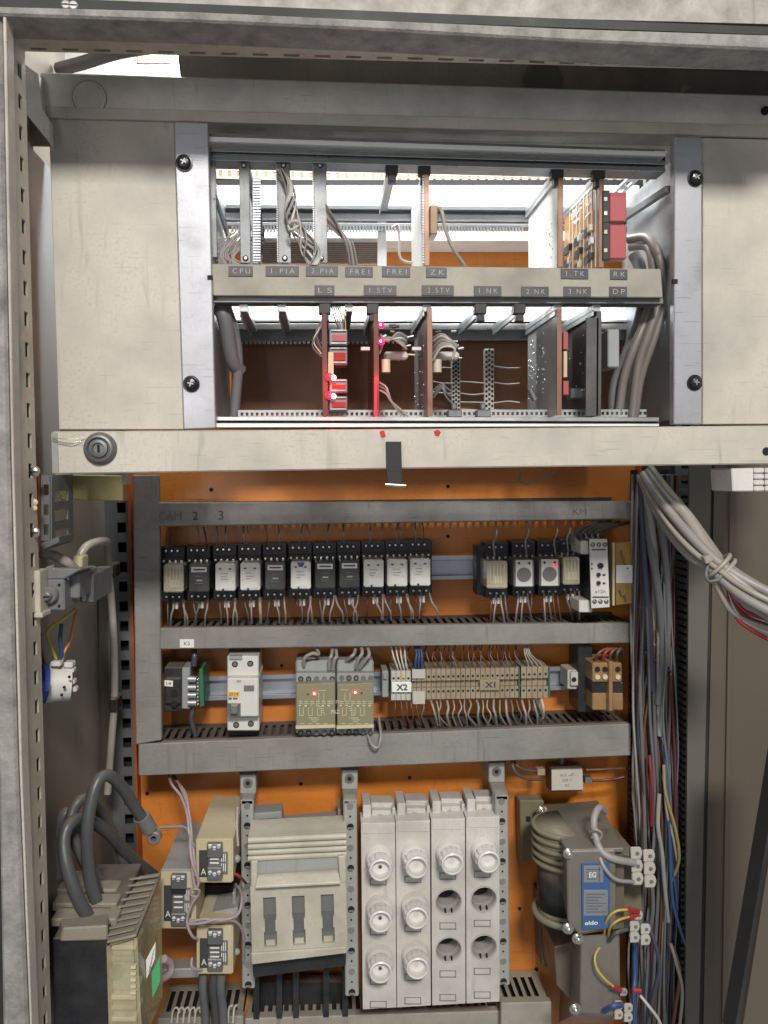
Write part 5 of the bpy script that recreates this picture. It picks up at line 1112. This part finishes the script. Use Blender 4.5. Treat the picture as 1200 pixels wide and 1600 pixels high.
wire([(926,1302,.812),(934,1330,.80),(944,1355,.79),(962,1374,.788),(990,1378,.797)],.0022,'grey','thinner grey lead crossing the blue rating label to the large connector block',n=8)
wire([(922,1300,.808),(930,1296,.80),(940,1302,.802),(936,1312,.806),(924,1308,.808)],.0014,'beige','beige tie round the grey leads over the transformer',cat='cable tie',name='cable_tie')
for i,pts in enumerate(([(944,1470,.815),(947,1440,.79),(962,1424,.782),(982,1421,.785)],[(950,1475,.815),(953,1450,.79),(966,1438,.784),(984,1432,.79)],[(942,1474,.81),(930,1492,.80),(932,1512,.795),(945,1530,.792),(962,1544,.795)])):
    wire(pts,.0014,'yellow','yellow-green earth wire '+['looping highest to the red sleeves','looping just under the highest one','swinging low to the bottom connector'][i],'yellow earth wires at the transformer',n=7)
for i,(a_,c_) in enumerate((((980,1421,.784),(997,1424,.797)),((983,1433,.789),(996,1428,.797)),((958,1541,.794),(970,1548,.797)),((988,1547,.79),(1001,1548,.79)))):
    wire([a_,c_],.0028,'red','short red sleeve '+['on the highest yellow wire','on the second yellow wire','on the lowest yellow wire','right of the lone grey connector'][i],'red sleeves on the earth wires',n=8,name='sleeve',cat='wire sleeve')
wire([(944,1580,.80),(958,1572,.79),(972,1570,.795)],.0030,'blue','blue wire entering the bottom pale connector block',n=8); wire([(952,1470,.80),(962,1458,.79),(980,1452,.795)],.0022,'teal','green-grey wire into the small connector block',n=8)
wire([(990,1460,.86),(992,1520,.85),(990,1560,.84),(992,1620,.84)],.0030,'blue','blue cable running straight down beside the bottom connector block',n=8,name='cable',cat='cable')
# ================================================================ left side: slotted bracket, switch, socket, big breaker
t=thing('slotted_bracket','dirty grey slotted bracket screwed to the left post beside the cream bar','bracket',P(70,862,.665))
b=MB(); q0=P(64,742,.66); q1=P(64,845,.66)
b.ladder((q1.x,.66,q1.z),(q0.x,.66,q0.z),(px2m(13,.66),0,0),(0,.0015,0),.0165,.009,.3,.12,off=.3); part('bracket_face',b,M['galvd'],t)
b=MB(); b.ladder((q1.x+.008,.662,q1.z-.006),(q0.x+.008,.662,q0.z),(0,.055,0),(-.0015,0,0),.0165,.009,.14,.25,off=.3); part('bracket_side',b,M['galvd'],t)
b=MB(); b.prism([(60,850),(92,838),(92,848),(62,862)],.66,.70); part('bracket_foot',b,M['galvd'],t,bevel=.0006)
for i,y in enumerate((737,832)):
    b=MB(); p=P(54,y,.637); b.ball(p,px2m(8.5,.652),14,sy=.55); b.mat(1); b.box(p.x-.003,p.x+.003,p.y-.0031,p.y-.002,p.z-.0004,p.z+.0004); part('screw_head',b,[M['steel'],M['dark']],t)
for y in (785,):
    b=MB(); b.ball(P(54,y,.638),px2m(5.5,.654),10,sy=.6); b.ball(P(54,y+9,.638),px2m(4.5,.654),10,sy=.6); part('keyhole_nut',b,M['ivory'],t)
b=MB(); b.pb(52,745,60,860,.656,.66); part('rust_strip',b,M['orangedk'],t)
t=thing('rotary_switch','dusty grey switch with round screw boss on a cream clip at the left post','switch',P(95,965,.70))
b=MB(); b.prism([(49,892),(62,892),(63,963),(51,965)],.634,.652); b.prism([(52,958),(66,958),(66,966),(52,966)],.632,.652); part('cream_clip',b,M['creamplastic'],t,bevel=.0008)
b=MB(); b.pb(48,922,53,928,.6335,.636); part('clip_notch',b,M['rubber'],t)
b=MB(); b.prism([(60,905),(100,905),(101,955),(61,955)],.652,.69); part('body',b,M['switchgrey'],t,bevel=.0015)
b=MB(); b.hexa([(60,906),(60,898),(72,886),(84,882),(84,888),(128,889),(100,905)],.652,[(66,900),(66,895),(76,884),(88,882),(90,886),(148,886),(120,898)],.70); part('top_cover',b,M['switchgrey'],t,bevel=.001)
b=MB(); b.pb(100,895,124,936,.668,.72); part('contact_block',b,M['switchgrey'],t,bevel=.0015)
b=MB(); b.pb(124,897,146,942,.70,.76); part('rear_contact_block',b,M['galvd'],t,bevel=.001)
b=MB()
for k in range(9): p=P(131,905+k*4,.698); b.cyl(p,p+Vector((0,.004,0)),.0016,n=8)
part('contact_screw',b,M['whiteplastic'],t,kind='stuff')
p=P(79,929,.652); k=px2m(1,.652); b=MB(); b.lathe(p,[(13*k,0),(13*k,-.004),(11*k,-.006),(7*k,-.006),(6*k,-.010),(4*k,-.0105),(.0001,-.0105)],24); bs=part('boss',b,M['relaygrey'],t)
b=MB(); b.box(p.x-5*k,p.x+5*k,p.y-.0115,p.y-.009,p.z-.8*k,p.z+.8*k); part('boss_slot',b,M['dark'],bs)
for px,py in ((65,914),(92,914),(65,947),(92,947)):
    b=MB(); b.disc(px,py,.6512,2.2,.001,10); part('hole',b,M['dark'],t)
b=MB(); p=P(103,904,.664); b.ball(p,px2m(6,.664),10); part('cover_screw',b,M['steel'],t)
wire([(66,866,.70),(84,868,.69),(104,878,.69),(118,890,.70)],.0042,'sheath','thick white sheathed wire above the grey switch',n=9,name='cable',cat='cable')
wire([(122,895,.74),(124,872,.75),(138,852,.76),(165,846,.80),(168,860,.86),(172,910,.88),(178,1000,.885),(179,1090,.885),(174,1160,.885),(168,1240,.885)],.0042,'sheath','grey sheathed cable bending away and running down the left wall',n=9,name='cable',cat='cable')
b=MB(); b.pb(112,869,128,889,.72,.74); single('cable_sleeve',b,M['yellowed'],'yellowed sleeve where the sheathed cable enters the grey switch','sleeve',bevel=.0015)
for x,y in ((175,895),(178,1105)):
    b=MB(); b.pb(x-8,y-14,x+5,y+8,.876,.90); single('cable_clamp',b,M['black'],['upper','lower'][y>1000]+' black clamp holding the grey cable on the left wall','clamp',bevel=.002)
wire([(118,952,.71),(100,966,.70),(82,978,.70),(74,990,.70),(80,1010,.70),(88,1030,.70)],.0015,'yellow','yellow-green wire curving from the switch down to the white socket',n=7); wire([(96,975,.705),(94,1000,.70),(96,1020,.70),(93,1036,.70)],.0018,'blue','blue wire running straight down to the white socket',n=7); wire([(120,954,.71),(115,975,.71),(110,1000,.71),(100,1020,.705),(97,1036,.70)],.0016,'orange','orange-brown wire from the switch to the white socket',n=7); wire([(64,990,.70),(64,1010,.705),(70,1040,.71)],.0013,'brown','thin brown wire left of the blue wire above the socket',n=6)
t=thing('power_socket','white round socket body with a blue rear ring below the grey switch','socket',P(90,1097,.72))
k=px2m(1,.69); p=P(66,1068,.69)
b=MB(); a0=p; b.cyl(P(64,1068,.69),P(72,1068,.692),30*k,n=28); part('blue_ring',b,M['blue'],t,bevel=.0004)
b=MB(); b.cyl(P(69,1068,.692),P(110,1067,.70),29*k,27*k,n=28); part('body',b,M['whiteplastic'],t,bevel=.0006)
b=MB(); b.pb(78,1034,94,1042,.684,.692); part('terminal_lug',b,M['whiteplastic'],t,bevel=.001); b=MB(); b.pb(99,1035,113,1044,.69,.70); part('terminal_lug',b,M['whiteplastic'],t,bevel=.001)
for px,py in ((112,1048),(113,1066),(116,1078),(102,1090),(106,1044)):
    b=MB(); b.pb(px-4,py-4,px+3,py+4,.692,.700); part('clamp_post',b,M['whiteplastic'],t,bevel=.001)
for px,py in ((108,1058),(100,1074),(96,1086)):
    b=MB(); b.disc(px,py,.6785,2.3,.001,8); part('hole',b,M['dark'],t)
b=MB(); b.pb(66,1066,74,1080,.664,.67); part('ring_latch',b,M['blue'],t)
# big moulded breaker with clear cover
bb=thing('main_breaker','large black main circuit breaker with a yellowed see-through cover and thick cables on top','circuit breaker',P(165,1600,.74))
b=MB(); b.prism([(82,1466),(168,1464),(170,1640),(84,1640)],.672,.80); part('housing',b,M['black'],bb,bevel=.001)
b=MB(); b.hexa([(98,1450),(168,1446),(168,1470),(94,1472)],.668,[(80,1378),(180,1376),(180,1392),(80,1394)],.80); part('top_shelf',b,M['shelfdust'],bb,bevel=.0015)
for i,(y,dd) in enumerate(((1436,.69),(1412,.715),(1390,.745),(1374,.775))):
    b=MB(); b.pb(79+i*1.5,y,182,y+13,dd,dd+.018); part('terminal_shelf',b,M['shelfdust'],bb,bevel=.0012)
    b=MB(); b.pb(96,y+8,172,y+16,dd-.003,dd+.01); part('terminal_gap',b,M['black'],bb)
b=MB(); b.hexa([(166,1476),(213,1462),(222,1640),(170,1640)],.665,[(172,1380),(252,1366),(255,1560),(200,1600)],.79); cv=part('clear_cover',b,M['clear'],bb,bevel=.003,seg=2)
b=MB(); b.hexa([(167,1471),(213,1460),(213,1464),(167,1475)],.6638,[(178,1375),(252,1363),(252,1367),(178,1379)],.79); part('cover_top',b,M['shelfdust'],bb,bevel=.0006)
for i in range(9):
    y=1460-i*10.5; dd=.668+i*.0125; b=MB(); b.prism([(168+i*1.2,y+2),(210+i*4.6,y-8),(210+i*4.6,y-6.2),(168+i*1.2,y+3.8)],dd-.0006,dd+.003); part('cover_rib',b,M['shelfdust'],cv,bevel=.0004)
b=MB(); b.pb(176,1484,206,1548,.676,.71); part('inner_mechanism',b,M['relaybase'],bb,bevel=.001)
for k_,yy in enumerate((1478,1496,1556,1572,1590)):
    b=MB(); b.pb(174,yy,212,yy+7,.672,.70); part('inner_bar',b,M['shelfdust'] if k_%2 else M['ivory'],bb,bevel=.0008)
b=MB(); b.disc(182,1520,.674,12,.003,24); part('inner_knob',b,M['relaygrey'],bb)
for i in range(5):
    b=MB(); b.pb(204,1510+i*10,212,1514+i*10,.664,.668); part('inner_clip',b,M['ivory'],bb)
def skew(b,pts,th=.0012):   # a label on the slanted side of the cover: (px,py,d) corners
    v=[P(*p) for p in pts]; n_=(v[1]-v[0]).cross(v[3]-v[0]).normalized()
    if n_.y>0: n_=-n_
    return b.add([q+n_*.0012 for q in v]+[q+n_*.0004 for q in v],[(0,1,2,3),(7,6,5,4),(0,4,5,1),(1,5,6,2),(2,6,7,3),(3,7,4,0)])
def cvp(u,v): # point on the right face of the cover: u 0 near..1 far, v 0 top..1 bottom
    a=P(213+9*v,1462+178*v,.665); c=P(252+3*v,1366+194*v,.79); return a+(c-a)*u
def lab(u0,u1,va,vb,m,nm,sk=.0):
    v=[cvp(u0,va),cvp(u1,va-sk),cvp(u1,vb-sk),cvp(u0,vb)]; n_=(v[1]-v[0]).cross(v[3]-v[0]).normalized()
    if n_.x<0: n_=-n_
    b=MB(); b.add([q+n_*.0016 for q in v]+[q-n_*.0002 for q in v],[(0,1,2,3),(7,6,5,4),(0,4,5,1),(1,5,6,2),(2,6,7,3),(3,7,4,0)]); return part(nm,b,m,bb)
b=MB(); b.prism([(228,1500),(243,1472),(242,1498),(229,1530)],.700,.7015); w_=part('white_label',b,M['white'],bb)
b=MB()
for i in range(5): b.prism([(232+i*1.6,1518-i*7),(236+i*1.2,1510-i*7),(236+i*1.2,1512-i*7),(232+i*1.6,1520-i*7)],.6994,.6999)
part('print_line',b,M['ink'],w_,kind='stuff')
b=MB(); b.prism([(237,1520),(250,1494),(250,1534),(238,1560)],.700,.7015); part('green_label',b,M['greenlab'],bb)
cb=[([(142,1440,.70),(120,1400,.695),(104,1350,.70),(100,1310,.71),(112,1285,.72),(136,1281,.74),(170,1302,.77),(205,1340,.81),(240,1368,.84)],.0060,'fat black cable arching from the nearest breaker terminal towards the contactors'),
 ([(150,1408,.72),(140,1370,.72),(136,1310,.72),(140,1265,.725),(152,1222,.735),(170,1212,.745),(192,1232,.76),(215,1268,.775),(238,1302,.785)],.0058,'tallest black cable, arching to an open cable lug at its tip'),
 ([(155,1404,.74),(140,1360,.735),(120,1320,.735),(110,1290,.74),(116,1262,.75),(134,1248,.76),(160,1275,.78),(185,1320,.80),(200,1372,.81)],.0054,'black cable arching behind the tallest one'),
 ([(88,1372,.75),(84,1330,.75),(90,1290,.755),(108,1270,.76),(118,1300,.765),(130,1340,.77),(160,1385,.775)],.0064,'brownish black cable nearest the left wall over the breaker')]
for i,(pts,r,l) in enumerate(cb): wire(pts,r,'cableblack' if i!=3 else 'greydk',l,'thick black cables over the main breaker',n=12,name='cable',cat='cable')
t=thing('cable_lug','grey crimped cable lug with an open eye at the tip of the tallest black cable','cable lug',P(240,1318,.785))
b=MB(); b.tube([(222,1276,.778),(234,1296,.784)],.0080,12); part('crimp_sleeve',b,M['greydkp'] if 'greydkp' in M else M['relaygrey'],t)
p=P(241,1308,.783); k=px2m(1,.783); b=MB(); b.lathe(p,[(11*k,.004),(11*k,-.003),(9*k,-.004),(4.5*k,-.004),(4.2*k,.003)],20); part('eye',b,M['relaygrey'],t)
b=MB(); p=P(241,1308,.786); b.cyl(p,p+Vector((0,.001,0)),5*k,n=12); part('eye_hole',b,M['dark'],t)
wire([(252,1530,.79),(266,1520,.80),(266,1505,.80),(256,1498,.79)],.004,'lilac','clear greyish tube looping out at the right of the breaker cover',n=8)
# ================================================================ right side: white connector, tied bundle, vertical looms
t=thing('connector_block','white ribbed connector block at the right edge under the cream bar','terminal block',P(1170,770,.70))
b=MB(); b.prism([(1143,732),(1178,731),(1178,768),(1145,768)],.69,.73); part('housing',b,M['whiteplastic'],t,bevel=.001)
for i in range(4):
    for j in range(2):
        b=MB(); b.pb(1179+j*17,731+i*9.5,1195+j*17,739.5+i*9.5,.688,.72); part('terminal',b,M['whiteplastic'],t,bevel=.0012)
rnd=random.Random(12)
def bundle_pt(k,u_,v_):
    # centre line of the tied bundle, its half width across and along depth
    path=[(1008,738,.80,12),(1030,775,.775,17),(1062,820,.745,22),(1092,858,.72,20),(1120,884,.70,13),(1148,908,.69,17),(1178,930,.68,22),(1235,962,.665,26)]
    x,y,d,w_=path[k]; nx,ny=.70,-.62
    return (x+nx*w_*u_, y-ny*w_*u_*-1, d+v_*w_*.0009)
cols_=['sheath','sheath','grey','sheath','beige','grey','sheath','grey','white','beige','sheath','grey','sheath','grey','red','sheath']
names_={'sheath':'cream sheathed','grey':'grey','beige':'beige','white':'white','red':'red'}
for i in range(16):
    a_=2*math.pi*i/16; rr=.95 if i%2 else .55
    pts=[]
    for k in range(8):
        aa=a_+k*.22; pts.append(bundle_pt(k,rr*math.cos(aa),rr*math.sin(aa)))
    side_='upper' if math.cos(a_)>.3 else 'lower' if math.cos(a_)<-.3 else 'middle'
    wire(pts,[.0038,.0028,.0022,.0046][i%4],cols_[i],names_[cols_[i]]+' cable on the '+side_+' side of the slanting tied bundle','cables of the tied bundle',n=8,name='cable',cat='cable')
wire([(1050,788,.755),(1072,806,.735),(1100,850,.712),(1122,880,.694),(1160,916,.677),(1230,968,.66)],.0062,'sheath','fattest cream cable on top of the tied bundle',n=12,name='cable',cat='cable')
for i in range(4):
    wire([(1118,885,.70),(1135,915,.69),(1148,938+i*7,.685),(1170,958+i*8,.68),(1230,975+i*13,.67)],.0020,['red','maroon','white','red'][i],['bright red wire highest','dark red wire','white wire','red wire lowest'][i]+' sagging below the tied bundle','loose wires below the tied bundle',n=7)
wire([(1105,878,.70),(1128,930,.69),(1150,960,.685),(1200,982,.675),(1250,1000,.67)],.0032,'sheath','cream cable sagging lowest under the tied bundle',n=9,name='cable',cat='cable')
for (cx,cy,l) in ((1122,884,'pale plastic tie round the tied bundle, upper loop'),(1130,892,'pale plastic tie round the tied bundle, lower loop')):
    pts=[]
    c=P(cx,cy,.695)
    ax=(P(1148,908,.69)-P(1100,864,.70)).normalized(); u1=ax.cross(Vector((0,1,0))).normalized(); v1=ax.cross(u1)
    for i in range(17): a_=2*math.pi*i/16; pts.append(c+u1*.0145*math.cos(a_)+v1*.013*math.sin(a_))
    b=MB(); b.tube(pts,.0022,6,2,world=True); single('cable_tie',b,W['beige'],l,'cable tie')
b=MB(); b.prism([(1100,871),(1112,866),(1116,876),(1104,882)],.682,.69); single('tie_head',b,W['beige'],'square head of the plastic tie on the bundle','cable tie',bevel=.0008)
wire([(1106,882,.69),(1103,898,.684),(1108,908,.684),(1124,905,.684),(1130,896,.684),(1126,888,.688)],.0016,'greydk','dark loose tie end curled under the knot of the bundle',n=7)
# vertical looms between x 985 and 1060
vc=['grey','greydk','navy','maroon','greydk','brown','taupe','greydk','navy','maroon','dark','grey','greydk','taupe','blue','dark','maroon','greydk','grey','dark','brown','teal','grey']
vn={'grey':'grey','greydk':'dark grey','navy':'navy','maroon':'dark red','dark':'black','brown':'brown','lilac':'pinkish grey','teal':'grey-green','blue':'blue','yellow':'yellow','white':'white','red':'red','beige':'beige','taupe':'grey-brown'}
LC=list(dict.fromkeys(vc)); LM=MB()
pos=['at the plate side','left of centre','at the centre','right of centre','at the outer side']
for i in range(116):
    c0=vc[i%len(vc)]; x=990+ (i*37%116)/116*60; top=742; d_=.905-rnd.random()*.035
    if 8<i<18: d_-=.01
    pts=[(x+rnd.uniform(-3,3)+ (8 if i%3==0 else 0),top,d_-.02)]
    y=top; xx=x
    while y<1640:
        y+=rnd.uniform(90,150); xx=x+rnd.uniform(-7,7)+(4 if y>1150 else 0)-(6 if y>1450 else 0); pts.append((xx,y,d_+rnd.uniform(-.006,.006)))
    if i>=42:
        LM.mat(LC.index(c0)); LM.tube(pts,rnd.choice([.0010,.0013,.0016]),5,4); continue
    wire(pts,rnd.choice([.0012,.0015,.0018,.0024]),c0,vn[c0]+' wire of the right-hand upright loom '+pos[min(4,int((x-992)/11.3))],'wires of the upright loom',n=6,sub=4)
single('wire_loom',LM,[W[c] for c in LC],'dense mass of thin dusty wires filling the right-hand upright duct','wires',kind='stuff')
sp=[([(1005,744,.80),(1018,820,.83),(1024,900,.86),(1022,980,.875),(1030,1060,.88),(1032,1150,.87)],'grey',.0042,'grey cable hanging from the bundle into the top of the upright loom, left'),
 ([(1014,744,.79),(1030,810,.82),(1040,880,.85),(1044,960,.87),(1042,1040,.88)],'greydk',.0040,'dark grey cable hanging from the bundle into the loom, right'),
 ([(1000,744,.81),(1006,850,.85),(1012,960,.865),(1020,1080,.87)],'navy',.0035,'navy cable at the upper left of the loom'),
 ([(1010,744,.80),(1016,840,.84),(1030,940,.86),(1034,1020,.87),(1028,1100,.87)],'greydk',.0048,'fat dark grey sheath hanging down the middle of the upright loom'),
 ([(1040,1180,.865),(1041,1230,.86),(1046,1300,.858),(1050,1400,.86),(1062,1450,.865),(1070,1475,.87)],'dullblue',.0020,'bright blue wire running down the right side of the loom, longest'),
 ([(1044,1170,.868),(1044,1240,.862),(1048,1330,.862),(1054,1380,.864),(1058,1420,.868)],'dullblue',.0018,'bright blue wire, shorter and right of the longest'),
 ([(1037,1195,.86),(1040,1240,.856),(1054,1290,.854),(1061,1330,.855),(1059,1352,.86),(1050,1375,.865)],'dullyellow',.0018,'yellow wire bowing out to the right of the loom, outermost'),
 ([(1036,1213,.862),(1038,1225,.858),(1042,1270,.858),(1052,1310,.858),(1058,1345,.861)],'beige',.0016,'beige wire inside the bow of the yellow one'),
 ([(1015,1180,.86),(1018,1215,.855),(1020,1245,.855),(1018,1290,.86)],'dullred',.0020,'short stretch of bright red wire in the middle of the loom'),
 ([(1030,1240,.862),(1028,1290,.857),(1034,1330,.857),(1038,1380,.86),(1044,1440,.865)],'grey',.0026,'whitish cable low in the right half of the loom'),
 ([(1005,1330,.84),(1016,1370,.84),(1020,1420,.85),(1010,1480,.86)],'greydk',.0025,'dark grey wire bowing beside the large connector block'),
 ([(1048,1475,.86),(1058,1510,.858),(1066,1550,.86),(1060,1620,.865)],'beige',.0020,'beige wire curving out near the bottom of the loom'),
 ([(1052,1480,.862),(1062,1520,.86),(1056,1570,.862),(1048,1620,.865)],'brown',.0022,'brown wire curving beside the beige one near the bottom'),
 ([(1000,1555,.84),(1016,1575,.835),(1030,1595,.835),(1040,1625,.84)],'white',.0018,'white wire bent at the bottom of the loom'),
 ([(1010,1440,.845),(1022,1470,.84),(1030,1510,.842),(1020,1560,.85),(1010,1620,.85)],'navy',.0024,'navy wire bowing at the bottom of the loom')]
for pts,c0,r,l in sp: wire(pts,r,c0,l,'loose wires over the upright loom',n=8)
for i,pts in enumerate(([(995,1005,.885),(1010,1020,.87),(1030,1036,.87),(1048,1050,.88)],[(1008,976,.88),(1014,992,.87),(1022,1008,.872)],[(1020,1002,.88),(1028,1016,.87),(1034,1030,.872)])):
    wire(pts,.0014 if i==0 else .0022,['blue','beige','beige'][i],['thin blue wire slanting across the loom below the second duct','upper short pale tag of wire slanting in the loom','lower short pale tag of wire slanting in the loom'][i],'slanting wires across the loom',n=6)
# ================================================================ labels: look-alikes told apart by their place in their own row
_ordw=['leftmost','second','third','fourth','fifth','sixth','seventh','eighth','ninth','tenth','eleventh','twelfth','thirteenth','fourteenth','fifteenth','sixteenth','seventeenth','eighteenth','nineteenth','twentieth','twenty-first','twenty-second','twenty-third','twenty-fourth','twenty-fifth','twenty-sixth','twenty-seventh','twenty-eighth']
_by={}
for o in scene.objects:
    if o.parent is None and 'label' in o: _by.setdefault(o['label'],[]).append(o)
for l,os_ in _by.items():
    if 1<len(os_)<=len(_ordw):
        os_.sort(key=lambda o:o.location.x)
        for k,o in enumerate(os_):
            o['label']=l+', '+(_ordw[k]+(' one' if k==0 else ' from left') if k<len(os_)-1 else 'rightmost one')
